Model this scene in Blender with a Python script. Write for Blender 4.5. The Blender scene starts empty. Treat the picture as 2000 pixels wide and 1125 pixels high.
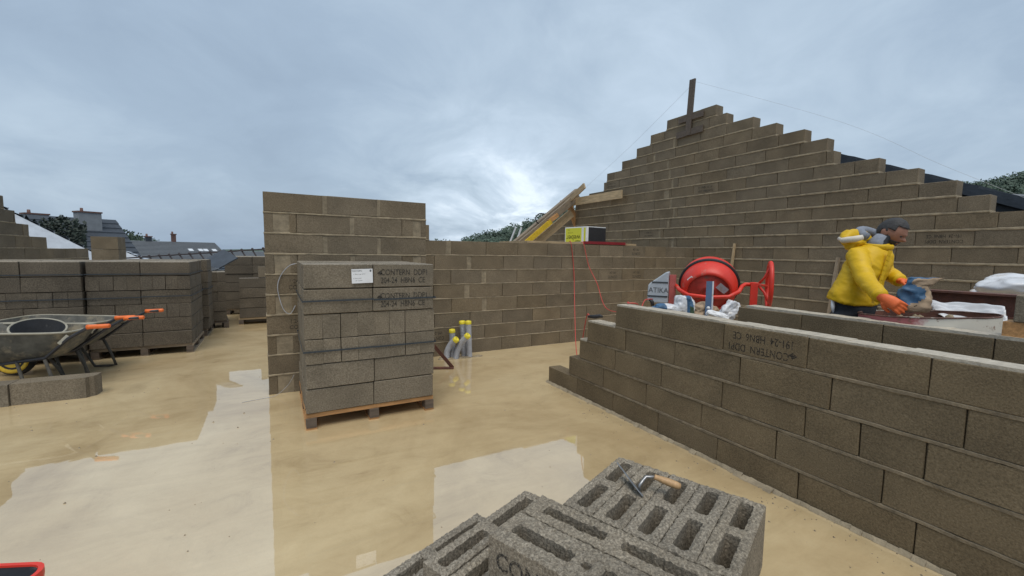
import bpy, bmesh, math, random
from mathutils import Vector, Matrix, noise as mnoise
random.seed(7)
R = math.radians
scn = bpy.context.scene
COL = scn.collection

# ------------------------------------------------------------------ camera
CAM = Vector((0, 0, 1.4355))
FWD = Vector((0.484592, 0.870895, -0.081924)); RGT = Vector((0.87434, -0.485075, 0.015239))
DWN = Vector((-0.026468, -0.079014, -0.996522)); FPX = 834.0
cd = bpy.data.cameras.new('camera'); cam = bpy.data.objects.new('camera', cd); COL.objects.link(cam)
cd.sensor_width = 36; cd.lens = 36 * FPX / 2000; cd.clip_start = 0.05; cd.clip_end = 3000
cam.matrix_world = Matrix(((RGT.x, -DWN.x, -FWD.x, CAM.x), (RGT.y, -DWN.y, -FWD.y, CAM.y), (RGT.z, -DWN.z, -FWD.z, CAM.z), (0, 0, 0, 1)))
scn.camera = cam

def at(px, py, d):
    "site point seen at a place in the survey photograph, d metres deep"
    return CAM + (FWD + RGT * ((px - 1000) / FPX) + DWN * ((py - 562.5) / FPX)) * d

# ------------------------------------------------------------------ world and sun
SUN_EL, SUN_AZ = 66.0, 200.0      # azimuth clockwise from +Y
wd = bpy.data.worlds.new('World'); scn.world = wd; wd.use_nodes = True
nt = wd.node_tree; nt.nodes.clear(); N = nt.nodes.new; LK = nt.links.new
def wnode(t, **k):
    n = N(t)
    for a, b in k.items(): setattr(n, a, b)
    return n
def wmath(op, a, b=None, c=None):
    n = N('ShaderNodeMath'); n.operation = op
    for i, v in enumerate((a, b, c)):
        if v is None: continue
        if isinstance(v, (int, float)): n.inputs[i].default_value = v
        else: LK(v, n.inputs[i])
    return n.outputs[0]
out = N('ShaderNodeOutputWorld'); bg = N('ShaderNodeBackground'); bg.inputs[1].default_value = 0.1
sky = wnode('ShaderNodeTexSky', sky_type='NISHITA', sun_disc=False, sun_elevation=R(SUN_EL), sun_rotation=R(SUN_AZ), air_density=1.5, dust_density=3.0)
tc = N('ShaderNodeTexCoord'); sx = N('ShaderNodeSeparateXYZ'); LK(tc.outputs['Generated'], sx.inputs[0])
zz = wmath('ADD', wmath('MAXIMUM', sx.outputs[2], 0.0), 0.36)
cx = N('ShaderNodeCombineXYZ'); LK(wmath('DIVIDE', sx.outputs[0], zz), cx.inputs[0]); LK(wmath('DIVIDE', sx.outputs[1], zz), cx.inputs[1])
def wnoise(scale, detail, rough, dist, off):
    mp = N('ShaderNodeMapping'); LK(cx.outputs[0], mp.inputs[0]); mp.inputs['Location'].default_value = off
    n = N('ShaderNodeTexNoise'); LK(mp.outputs[0], n.inputs[0]); n.inputs['Scale'].default_value = scale
    n.inputs['Detail'].default_value = detail; n.inputs['Roughness'].default_value = rough; n.inputs['Distortion'].default_value = dist
    return n.outputs[0]
n1 = wnoise(0.8, 5, 0.45, 0.3, (3.1, 1.7, 0)); n2 = wnoise(2.6, 9, 0.58, 0.5, (7.3, 2.2, 0))
mixn = wmath('ADD', wmath('MULTIPLY', n1, 0.60), wmath('MULTIPLY', n2, 0.40))
# bright break in the cloud low in the sky beyond the low wall and by the gable
def blob(vec, power):
    d = N('ShaderNodeVectorMath'); d.operation = 'DOT_PRODUCT'; LK(tc.outputs['Generated'], d.inputs[0])
    d.inputs[1].default_value = Vector(vec).normalized()
    return wmath('POWER', wmath('MAXIMUM', d.outputs['Value'], 0.0), power)
b1 = wmath('MULTIPLY', wmath('ADD', wmath('ADD', blob(at(905, 428, 1) - CAM, 130), blob(at(1075, 415, 1) - CAM, 130)), wmath('MULTIPLY', blob(at(990, 420, 1) - CAM, 90), 0.55)), wmath('MULTIPLY', wmath('SUBTRACT', n2, 0.24), 0.72)); b2 = wmath('MULTIPLY', blob(at(1270, 110, 1) - CAM, 9), 0.085)
mixn = wmath('ADD', mixn, wmath('ADD', b1, b2))
cr = N('ShaderNodeValToRGB'); LK(mixn, cr.inputs[0])
el = cr.color_ramp.elements
CL = 10.0 * 0.98
def cset(e, c): e.color = (c[0] * CL / 8, c[1] * CL / 8, c[2] * CL / 8, 1)
el[0].position = 0.34; cset(el[0], (0.225, 0.290, 0.375))
el[1].position = 0.90; cset(el[1], (0.62, 0.70, 0.78))
e = el.new(0.49); cset(e, (0.268, 0.342, 0.432))
e = el.new(0.61); cset(e, (0.338, 0.418, 0.505))
e = el.new(0.73); cset(e, (0.42, 0.505, 0.60))
vm = N('ShaderNodeVectorMath'); vm.operation = 'SCALE'; LK(cr.outputs[0], vm.inputs[0]); vm.inputs['Scale'].default_value = 8.0
mx = N('ShaderNodeMix'); mx.data_type = 'RGBA'; mx.inputs['Factor'].default_value = 0.93
LK(sky.outputs[0], mx.inputs[6]); LK(vm.outputs[0], mx.inputs[7])
LK(mx.outputs[2], bg.inputs[0]); LK(bg.outputs[0], out.inputs[0])
sl = bpy.data.lights.new('sun', 'SUN'); so = bpy.data.objects.new('sun', sl); COL.objects.link(so)
sl.energy = 1.5; sl.angle = R(40); sl.color = (1.0, 0.945, 0.86)
sd = Vector((math.sin(R(SUN_AZ)) * math.cos(R(SUN_EL)), math.cos(R(SUN_AZ)) * math.cos(R(SUN_EL)), math.sin(R(SUN_EL))))
so.rotation_euler = sd.to_track_quat('Z', 'Y').to_euler()
scn.view_settings.view_transform = 'Standard'; scn.view_settings.look = 'None'; scn.view_settings.exposure = 0.6; scn.view_settings.gamma = 1
scn.view_settings.use_curve_mapping = False
scn.render.engine = 'CYCLES'

# ------------------------------------------------------------------ materials
def mat(name, col, rough=0.6, var=0.25, scale=8.0, bump=0.0, bscale=60.0, metal=0.0, coat=0.0, col2=None, objrand=0.0, spec=0.5, dirt=None, dirt_amt=0.5, stretch=None):
    m = bpy.data.materials.new(name); m.use_nodes = True; t = m.node_tree; p = t.nodes['Principled BSDF']
    nn = t.nodes.new; lk = t.links.new
    p.inputs['Roughness'].default_value = rough; p.inputs['Metallic'].default_value = metal
    p.inputs['Coat Weight'].default_value = coat; p.inputs['Coat Roughness'].default_value = 0.1; p.inputs['Specular IOR Level'].default_value = spec
    c = nn('ShaderNodeTexCoord'); oi = nn('ShaderNodeObjectInfo')
    ad = nn('ShaderNodeVectorMath'); ad.operation = 'ADD'; lk(c.outputs['Object'], ad.inputs[0])
    sc = nn('ShaderNodeVectorMath'); sc.operation = 'SCALE'; lk(oi.outputs['Random'], sc.inputs['Scale']); sc.inputs[0].default_value = (37, 53, 71); lk(sc.outputs[0], ad.inputs[1])
    src = ad.outputs[0]
    if stretch:
        mp = nn('ShaderNodeMapping'); mp.inputs['Scale'].default_value = stretch; lk(src, mp.inputs[0]); src = mp.outputs[0]
    nz = nn('ShaderNodeTexNoise'); lk(src, nz.inputs[0]); nz.inputs['Scale'].default_value = scale; nz.inputs['Detail'].default_value = 6; nz.inputs['Roughness'].default_value = 0.65
    r = nn('ShaderNodeValToRGB'); lk(nz.outputs[0], r.inputs[0])
    c2 = col2 if col2 else [min(1, v * (1 + var)) for v in col]
    c1 = col if col2 else [v * (1 - var) for v in col]
    r.color_ramp.elements[0].position = 0.32; r.color_ramp.elements[0].color = (*c1, 1)
    r.color_ramp.elements[1].position = 0.68; r.color_ramp.elements[1].color = (*c2, 1)
    o = r.outputs[0]
    if dirt:
        nd = nn('ShaderNodeTexNoise'); lk(src, nd.inputs[0]); nd.inputs['Scale'].default_value = scale * 0.7 + 1.3; nd.inputs['Detail'].default_value = 9; nd.inputs['Roughness'].default_value = 0.7
        rd = nn('ShaderNodeValToRGB'); lk(nd.outputs[0], rd.inputs[0]); rd.color_ramp.elements[0].position = 0.66 - 0.3 * dirt_amt; rd.color_ramp.elements[1].position = 0.76 - 0.25 * dirt_amt
        mm = nn('ShaderNodeMix'); mm.data_type = 'RGBA'; lk(rd.outputs[0], mm.inputs['Factor']); lk(o, mm.inputs[6]); mm.inputs[7].default_value = (*dirt, 1); o = mm.outputs[2]
    if objrand:
        mr = nn('ShaderNodeMapRange'); lk(oi.outputs['Random'], mr.inputs[0]); mr.inputs[3].default_value = 1 - objrand; mr.inputs[4].default_value = 1 + objrand
        vs = nn('ShaderNodeVectorMath'); vs.operation = 'SCALE'; lk(o, vs.inputs[0]); lk(mr.outputs[0], vs.inputs['Scale']); o = vs.outputs[0]
    lk(o, p.inputs['Base Color'])
    if bump:
        nb = nn('ShaderNodeTexNoise'); lk(src, nb.inputs[0]); nb.inputs['Scale'].default_value = bscale; nb.inputs['Detail'].default_value = 4
        b = nn('ShaderNodeBump'); b.inputs['Strength'].default_value = bump; b.inputs['Distance'].default_value = 0.01; lk(nb.outputs[0], b.inputs['Height']); lk(b.outputs[0], p.inputs['Normal'])
    return m

def concrete_mat(name, dark, mid, light, grain=95.0, bump=0.55, rnd=0.22, warm=0.5):
    m = bpy.data.materials.new(name); m.use_nodes = True; t = m.node_tree; p = t.nodes['Principled BSDF']
    nn = t.nodes.new; lk = t.links.new
    p.inputs['Roughness'].default_value = 0.8; p.inputs['Specular IOR Level'].default_value = 0.3
    c = nn('ShaderNodeTexCoord'); oi = nn('ShaderNodeObjectInfo')
    sc = nn('ShaderNodeVectorMath'); sc.operation = 'SCALE'; lk(oi.outputs['Random'], sc.inputs['Scale']); sc.inputs[0].default_value = (37, 53, 71)
    ad = nn('ShaderNodeVectorMath'); ad.operation = 'ADD'; lk(c.outputs['Object'], ad.inputs[0]); lk(sc.outputs[0], ad.inputs[1])
    g = nn('ShaderNodeTexNoise'); lk(ad.outputs[0], g.inputs[0]); g.inputs['Scale'].default_value = grain; g.inputs['Detail'].default_value = 5; g.inputs['Roughness'].default_value = 0.75
    r = nn('ShaderNodeValToRGB'); lk(g.outputs[0], r.inputs[0]); e = r.color_ramp.elements
    e[0].position = 0.34; e[0].color = (*dark, 1); e[1].position = 0.70; e[1].color = (*light, 1); x = e.new(0.5); x.color = (*mid, 1)
    # patches of damp
    d = nn('ShaderNodeTexNoise'); lk(ad.outputs[0], d.inputs[0]); d.inputs['Scale'].default_value = 3.2; d.inputs['Detail'].default_value = 5
    rd = nn('ShaderNodeMapRange'); lk(d.outputs[0], rd.inputs[0]); rd.inputs[1].default_value = 0.3; rd.inputs[2].default_value = 0.7; rd.inputs[3].default_value = 0.78; rd.inputs[4].default_value = 1.16
    mr = nn('ShaderNodeMapRange'); lk(oi.outputs['Random'], mr.inputs[0]); mr.inputs[3].default_value = 1 - rnd; mr.inputs[4].default_value = 1 + rnd
    mu = nn('ShaderNodeMath'); mu.operation = 'MULTIPLY'; lk(rd.outputs[0], mu.inputs[0]); lk(mr.outputs[0], mu.inputs[1])
    vs = nn('ShaderNodeVectorMath'); vs.operation = 'SCALE'; lk(r.outputs[0], vs.inputs[0]); lk(mu.outputs[0], vs.inputs['Scale'])
    # warm to grey hue from block to block
    w = nn('ShaderNodeMath'); w.operation = 'FRACT'; w2 = nn('ShaderNodeMath'); w2.operation = 'MULTIPLY'; lk(oi.outputs['Random'], w2.inputs[0]); w2.inputs[1].default_value = 17.3; lk(w2.outputs[0], w.inputs[0])
    mx = nn('ShaderNodeMix'); mx.data_type = 'RGBA'; mx.blend_type = 'MULTIPLY'; mx.inputs['Factor'].default_value = 1.0; lk(vs.outputs[0], mx.inputs[6])
    hr = nn('ShaderNodeValToRGB'); lk(w.outputs[0], hr.inputs[0]); hr.color_ramp.elements[0].color = (1.0, 1.0, 1.0, 1); hr.color_ramp.elements[1].color = (1.0, 1 - 0.10 * warm, 1 - 0.28 * warm, 1)
    lk(hr.outputs[0], mx.inputs[7]); pass
    sm = nn('ShaderNodeTexNoise'); lk(ad.outputs[0], sm.inputs[0]); sm.inputs['Scale'].default_value = 5.5; sm.inputs['Detail'].default_value = 9; sm.inputs['Roughness'].default_value = 0.7; sm.inputs['Distortion'].default_value = 0.8
    sr = nn('ShaderNodeMapRange'); lk(sm.outputs[0], sr.inputs[0]); sr.inputs[1].default_value = 0.60; sr.inputs[2].default_value = 0.72; sr.inputs[3].default_value = 0.0; sr.inputs[4].default_value = 0.55
    mz = nn('ShaderNodeMix'); mz.data_type = 'RGBA'; lk(sr.outputs[0], mz.inputs['Factor']); lk(mx.outputs[2], mz.inputs[6]); mz.inputs[7].default_value = (*[v * 1.25 for v in mid], 1); lk(mz.outputs[2], p.inputs['Base Color'])
    v = nn('ShaderNodeTexVoronoi'); lk(ad.outputs[0], v.inputs[0]); v.inputs['Scale'].default_value = grain * 0.9
    b = nn('ShaderNodeBump'); b.inputs['Strength'].default_value = bump; b.inputs['Distance'].default_value = 0.006; lk(g.outputs[0], b.inputs['Height'])
    b2 = nn('ShaderNodeBump'); b2.inputs['Strength'].default_value = bump * 0.6; b2.inputs['Distance'].default_value = 0.004; b2.invert = True; lk(v.outputs[0], b2.inputs['Height']); lk(b.outputs[0], b2.inputs['Normal'])
    lk(b2.outputs[0], p.inputs['Normal'])
    return m

M = {}
M['block'] = concrete_mat('block_concrete', (0.110, 0.088, 0.060), (0.166, 0.134, 0.092), (0.235, 0.194, 0.137), rnd=0.08)
M['block_pack'] = concrete_mat('pack_concrete', (0.108, 0.089, 0.064), (0.180, 0.151, 0.110), (0.265, 0.227, 0.17), rnd=0.035, warm=.2)
M['block_dark'] = concrete_mat('dark_pack_concrete', (0.056, 0.046, 0.034), (0.108, 0.090, 0.067), (0.18, 0.153, 0.117), rnd=0.03, warm=.2)  # darker copy of the pack concrete for the stacks at the left
M['block_part'] = concrete_mat('partition_concrete', (0.096, 0.073, 0.044), (0.150, 0.115, 0.069), (0.215, 0.168, 0.106), rnd=0.05, warm=0.25, grain=120)
M['block_new'] = concrete_mat('open_concrete', (0.105, 0.090, 0.070), (0.225, 0.197, 0.155), (0.44, 0.392, 0.318), grain=100, bump=0.9, rnd=0.06, warm=0.25)
M['mortar'] = mat('mortar', (0.30, 0.245, 0.165), 0.85, 0.3, 14, 0.5, 90)
M['mortar_wet'] = mat('mortar_wet', (0.18, 0.142, 0.092), 0.8, 0.35, 18, 0.6, 70)
M['infill'] = mat('joint_infill', (0.24, 0.195, 0.13), 0.85, 0.3, 14, 0.5, 90)
M['cap'] = mat('sky_bright_mortar', (0.42, 0.375, 0.30), 0.6, 0.22, 22, 0.4, 90)  # mortar made pale to hold the sky reflection on the wet wall tops
M['wood'] = mat('weathered_wood', (0.23, 0.18, 0.125), 0.75, 0.35, 5, 0.3, 40, stretch=(1, 8, 8), objrand=0.15)
M['wood_pale'] = mat('pale_wood', (0.42, 0.31, 0.18), 0.7, 0.3, 5, 0.3, 40, stretch=(1, 8, 8), objrand=0.1)
M['wood_dark'] = mat('wet_wood', (0.10, 0.075, 0.055), 0.6, 0.35, 5, 0.3, 40, stretch=(1, 8, 8))
M['wood_orange'] = mat('pallet_wood', (0.42, 0.22, 0.085), 0.7, 0.35, 5, 0.3, 40, stretch=(1, 8, 8), objrand=0.15)
M['rust'] = mat('rusty_steel', (0.075, 0.035, 0.027), 0.6, 0.5, 9, 0.4, 60, col2=(0.16, 0.062, 0.04))
M['red'] = mat('red_paint', (0.62, 0.035, 0.018), 0.45, 0.12, 6, 0.08, 40, dirt=(0.36, 0.20, 0.15), dirt_amt=0.33)
M['red_dirty'] = mat('dirty_red_paint', (0.36, 0.030, 0.018), 0.6, 0.3, 14, 0.3, 60, dirt=(0.17, 0.075, 0.05), dirt_amt=0.42)
M['red_pale'] = mat('faded_red_paint', (0.42, 0.10, 0.085), 0.5, 0.2, 6, 0.1, 40)
M['rust_light'] = mat('chipped_rusty_rim', (0.10, 0.045, 0.032), 0.6, 0.4, 9, dirt=(0.45, 0.42, 0.36), dirt_amt=0.4)
M['maroon'] = mat('maroon_paint', (0.22, 0.018, 0.022), 0.45, 0.2, 6)
M['black'] = mat('black_rubber', (0.018, 0.018, 0.02), 0.6, 0.3, 20)
M['ink'] = mat('printing_ink', (0.020, 0.019, 0.019), 0.9, 0.3, 60)
def speckled_ink():
    m = M['ink']; t = m.node_tree; p = t.nodes['Principled BSDF']; c = t.nodes.new('ShaderNodeTexCoord'); n = t.nodes.new('ShaderNodeTexNoise'); n.inputs['Scale'].default_value = 150; n.inputs['Detail'].default_value = 4
    t.links.new(c.outputs['Object'], n.inputs[0]); r = t.nodes.new('ShaderNodeMapRange'); t.links.new(n.outputs[0], r.inputs[0]); r.inputs[1].default_value = .36; r.inputs[2].default_value = .58; r.inputs[3].default_value = .05; r.inputs[4].default_value = .95
    t.links.new(r.outputs[0], p.inputs['Alpha'])
speckled_ink()
M['grey_plastic'] = mat('grey_plastic', (0.38, 0.42, 0.46), 0.4, 0.08, 6)
M['conduit'] = mat('conduit_plastic', (0.36, 0.37, 0.40), 0.5, 0.15, 14, dirt=(0.30, 0.25, 0.17), dirt_amt=0.3)
M['yellow_cap'] = mat('yellow_cap', (0.72, 0.60, 0.04), 0.45, 0.1, 8)
M['yellow_print'] = mat('yellow_print', (0.62, 0.62, 0.035), 0.4, 0.06, 6)
M['yellow_paint'] = mat('yellow_paint', (0.62, 0.42, 0.03), 0.5, 0.2, 8)
M['white'] = mat('white_print', (0.72, 0.73, 0.74), 0.5, 0.06, 8)
M['sheet'] = mat('plastic_sheet', (0.60, 0.61, 0.63), 0.3, 0.15, 5, dirt=(0.42, 0.36, 0.29), dirt_amt=0.3)
M['bluegrey'] = mat('blue_strap', (0.030, 0.038, 0.045), 0.6, 0.2, 30)
M['blue'] = mat('blue_paint', (0.015, 0.055, 0.125), 0.45, 0.2, 8, dirt=(0.25, 0.24, 0.22), dirt_amt=0.15)
M['blue_bag'] = mat('blue_print', (0.035, 0.10, 0.19), 0.55, 0.3, 7)
M['raincoat'] = mat('yellow_raincoat', (0.62, 0.385, 0.006), 0.55, 0.10, 5, 0.2, 22, spec=.35, dirt=(0.40, 0.25, 0.03), dirt_amt=0.24)
M['lining'] = mat('white_lining', (0.60, 0.55, 0.47), 0.8, 0.1, 8)
M['trousers'] = mat('dark_trousers', (0.016, 0.020, 0.026), 0.85, 0.4, 12, 0.2, 60)
M['skin'] = mat('skin', (0.30, 0.145, 0.095), 0.5, 0.12, 8)
M['hair'] = mat('dark_hair', (0.034, 0.033, 0.034), 0.7, 0.4, 60, 0.5, 90)
M['fleece'] = mat('grey_fleece', (0.20, 0.22, 0.26), 0.95, 0.2, 20, 0.3, 90)
M['glove'] = mat('orange_glove', (0.72, 0.14, 0.035), 0.6, 0.2, 14, dirt=(0.20, 0.14, 0.12), dirt_amt=0.25)
M['orange'] = mat('orange_grip', (0.74, 0.15, 0.025), 0.5, 0.12, 12, dirt=(0.35, 0.2, 0.12), dirt_amt=0.2)
M['paper'] = mat('kraft_paper', (0.36, 0.26, 0.17), 0.8, 0.25, 9, 0.3, 20)
M['tray'] = mat('galvanised_tray', (0.10, 0.098, 0.085), 0.7, 0.4, 7, 0.4, 40, metal=0.1, dirt=(0.26, 0.225, 0.16), dirt_amt=0.5)
M['rim'] = mat('tray_rim', (0.30, 0.28, 0.22), 0.55, 0.2, 9)
M['bucket'] = mat('black_bucket', (0.018, 0.020, 0.024), 0.75, 0.3, 8, spec=.2, dirt=(0.07, 0.07, 0.07), dirt_amt=0.3)
M['barrow_leg'] = mat('shaded_leg_steel', (0.075, 0.068, 0.055), 0.8, 0.4, 14)  # leg colour darkened to carry the shade under the barrow
M['steel'] = mat('dull_steel', (0.34, 0.34, 0.34), 0.38, 0.25, 14, metal=0.8)
M['handle_wood'] = mat('handle_wood', (0.44, 0.27, 0.13), 0.5, 0.25, 6, 0.15, 40, stretch=(8, 8, 1))
M['tub_white'] = mat('chipped_white_paint', (0.52, 0.51, 0.45), 0.5, 0.15, 7, 0.2, 30, dirt=(0.20, 0.10, 0.06), dirt_amt=0.2)
M['tub_red'] = mat('chipped_red_paint', (0.34, 0.095, 0.10), 0.5, 0.2, 7, 0.2, 30, dirt=(0.30, 0.22, 0.2), dirt_amt=0.25)
M['mortar_mix'] = mat('wet_mortar_mix', (0.16, 0.11, 0.07), 0.6, 0.5, 20, 0.6, 30)
M['cable'] = mat('red_cable', (0.52, 0.06, 0.05), 0.5, 0.1, 8)
M['string'] = mat('string_line', (0.45, 0.46, 0.48), 0.8, 0.1, 8)
M['slate'] = mat('dark_slate', (0.035, 0.043, 0.055), 0.5, 0.3, 6, 0.2, 40, objrand=0.1)
M['slate_mid'] = mat('grey_slate', (0.12, 0.13, 0.14), 0.6, 0.15, 6, 0.15, 30)
M['metal_roof'] = mat('pale_metal_roof', (0.40, 0.43, 0.47), 0.4, 0.12, 4, objrand=0.06)
M['render_white'] = mat('white_render', (0.46, 0.46, 0.45), 0.8, 0.08, 3)
M['render_cream'] = mat('cream_render', (0.40, 0.36, 0.28), 0.8, 0.08, 3)
M['render_grey'] = mat('grey_render', (0.22, 0.235, 0.25), 0.8, 0.12, 3)
M['brick_red'] = mat('red_brick', (0.14, 0.075, 0.06), 0.8, 0.25, 9)
M['pane'] = mat('window_glass', (0.03, 0.035, 0.04), 0.1, 0.2, 3)
M['skylight'] = mat('skylight_glass', (0.62, 0.65, 0.68), 0.15, 0.1, 3)
M['ivy'] = mat('ivy_leaves', (0.020, 0.032, 0.022), 0.7, 0.5, 3, objrand=0.2)
M['leaf'] = mat('tree_leaves', (0.030, 0.055, 0.030), 0.7, 0.45, 0.8)
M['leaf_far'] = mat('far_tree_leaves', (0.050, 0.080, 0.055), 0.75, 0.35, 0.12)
M['grass'] = mat('hillside_grass', (0.06, 0.085, 0.045), 0.9, 0.35, 0.05)
M['earth'] = mat('town_ground', (0.10, 0.10, 0.09), 0.9, 0.3, 0.05)
M['trunk'] = mat('tree_bark', (0.06, 0.05, 0.04), 0.9, 0.3, 6)
M['bolt'] = mat('dark_metal', (0.05, 0.05, 0.055), 0.45, 0.3, 10, metal=0.5)
M['lattice'] = mat('brown_steel', (0.055, 0.045, 0.045), 0.6, 0.3, 10)

def tub_mat():
    m = bpy.data.materials.new('chipped_drum_paint'); m.use_nodes = True; t = m.node_tree; p = t.nodes['Principled BSDF']; nn = t.nodes.new; lk = t.links.new
    p.inputs['Roughness'].default_value = 0.55; c = nn('ShaderNodeTexCoord'); d = nn('ShaderNodeVectorMath'); d.operation = 'DOT_PRODUCT'; lk(c.outputs['Object'], d.inputs[0]); d.inputs[1].default_value = (.33, -.945, 0)
    n = nn('ShaderNodeTexNoise'); lk(c.outputs['Object'], n.inputs[0]); n.inputs['Scale'].default_value = 9; n.inputs['Detail'].default_value = 8; n.inputs['Roughness'].default_value = .7
    a = nn('ShaderNodeMath'); a.operation = 'MULTIPLY_ADD'; lk(n.outputs[0], a.inputs[0]); a.inputs[1].default_value = .42; lk(d.outputs['Value'], a.inputs[2])
    r = nn('ShaderNodeValToRGB'); lk(a.outputs[0], r.inputs[0]); e = r.color_ramp.elements; e[0].position = .10; e[0].color = (.33, .10, .10, 1); e[1].position = .20; e[1].color = (.54, .52, .46, 1); x = e.new(.14); x.color = (.42, .24, .23, 1)
    k = nn('ShaderNodeTexNoise'); lk(c.outputs['Object'], k.inputs[0]); k.inputs['Scale'].default_value = 16; k.inputs['Detail'].default_value = 9; k.inputs['Roughness'].default_value = .75
    s = nn('ShaderNodeMapRange'); lk(k.outputs[0], s.inputs[0]); s.inputs[1].default_value = .57; s.inputs[2].default_value = .66
    mx_ = nn('ShaderNodeMix'); mx_.data_type = 'RGBA'; lk(s.outputs[0], mx_.inputs['Factor']); lk(r.outputs[0], mx_.inputs[6]); mx_.inputs[7].default_value = (.17, .085, .055, 1); lk(mx_.outputs[2], p.inputs['Base Color']); return m
M['tub_side'] = tub_mat()
def floor_mat():
    m = bpy.data.materials.new('wet_screed'); m.use_nodes = True; t = m.node_tree; p = t.nodes['Principled BSDF']
    nn = t.nodes.new; lk = t.links.new; c = nn('ShaderNodeTexCoord')
    def nz(scale, detail, dist=0.0, rough=0.6, st=None, rot=0.0):
        mp = nn('ShaderNodeMapping'); lk(c.outputs['Object'], mp.inputs[0])
        if st: mp.inputs['Scale'].default_value = st
        mp.inputs['Rotation'].default_value = (0, 0, rot)
        n = nn('ShaderNodeTexNoise'); lk(mp.outputs[0], n.inputs[0]); n.inputs['Scale'].default_value = scale; n.inputs['Detail'].default_value = detail
        n.inputs['Distortion'].default_value = dist; n.inputs['Roughness'].default_value = rough; return n.outputs[0]
    def ramp(src, stops):
        r = nn('ShaderNodeValToRGB'); lk(src, r.inputs[0]); e = r.color_ramp.elements
        e[0].position, e[0].color = stops[0][0], (*stops[0][1], 1); e[1].position, e[1].color = stops[-1][0], (*stops[-1][1], 1)
        for q, cc in stops[1:-1]: x = e.new(q); x.color = (*cc, 1)
        return r.outputs[0]
    def mul(a, b, f=1.0):
        x = nn('ShaderNodeMix'); x.data_type = 'RGBA'; x.blend_type = 'MULTIPLY'; x.inputs['Factor'].default_value = f; lk(a, x.inputs[6]); lk(b, x.inputs[7]); return x.outputs[2]
    base = ramp(nz(0.55, 9, 0.8, 0.62), [(0.30, (0.40, 0.29, 0.150)), (0.48, (0.55, 0.42, 0.235)), (0.62, (0.62, 0.49, 0.288)), (0.74, (0.49, 0.385, 0.222))])
    sweep = ramp(nz(2.4, 8, 1.2, 0.7, st=(0.45, 2.2, 1), rot=0.5), [(0.30, (0.78, 0.76, 0.72)), (0.55, (1, 1, 1)), (0.75, (1.06, 1.05, 1.03))])
    base = mul(base, sweep, 0.38)
    smud = ramp(nz(2.1, 10, 0.9, 0.72, st=(1, 1.5, 1), rot=.4), [(0.28, (0.55, 0.50, 0.45)), (0.42, (0.88, 0.87, 0.85)), (0.55, (1, 1, 1))])
    base = mul(base, smud, 0.5)
    speck = ramp(nz(46, 3, 0, 0.6), [(0.20, (0.42, 0.36, 0.30)), (0.27, (1, 1, 1)), (0.72, (1, 1, 1)), (0.80, (1.25, 1.22, 1.2))])
    base = mul(base, speck, 0.7)
    lk(base, p.inputs['Base Color'])
    p.inputs['Roughness'].default_value = 0.75; p.inputs['Specular IOR Level'].default_value = 0.1
    p.inputs['Coat Weight'].default_value = 1.0; p.inputs['Coat IOR'].default_value = 2.6
    rr = nn('ShaderNodeMapRange'); lk(nz(0.9, 5, 0.5), rr.inputs[0]); rr.inputs[1].default_value = 0.45; rr.inputs[2].default_value = 0.72; rr.inputs[3].default_value = 0.006; rr.inputs[4].default_value = 0.05
    lk(rr.outputs[0], p.inputs['Coat Roughness'])
    b = nn('ShaderNodeBump'); b.inputs['Strength'].default_value = 0.12; b.inputs['Distance'].default_value = 0.004; lk(nz(2.2, 3, 0.4), b.inputs['Height']); lk(b.outputs[0], p.inputs['Coat Normal'])
    b2 = nn('ShaderNodeBump'); b2.inputs['Strength'].default_value = 0.3; b2.inputs['Distance'].default_value = 0.01; lk(nz(30, 5), b2.inputs['Height']); lk(b2.outputs[0], p.inputs['Normal'])
    return m
M['floor'] = floor_mat()

# ------------------------------------------------------------------ helpers
def obj(name, me, m=None, parent=None, loc=None, rot=None):
    o = bpy.data.objects.new(name, me); COL.objects.link(o)
    if m is not None and not me.materials: me.materials.append(m)
    if parent: o.parent = parent
    if loc is not None: o.location = loc
    if rot is not None: o.rotation_euler = rot
    return o
def tag(o, label=None, cat=None, group=None, kind=None):
    if label: o['label'] = label
    if cat: o['category'] = cat
    if group: o['group'] = group
    if kind: o['kind'] = kind
    return o
def thing(name, label, cat, loc=(0, 0, 0), rz=0.0, group=None):
    o = bpy.data.objects.new(name, None); COL.objects.link(o); o.location = loc; o.rotation_euler = (0, 0, rz); o.empty_display_size = 0.1
    return tag(o, label, cat, group)

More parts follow.
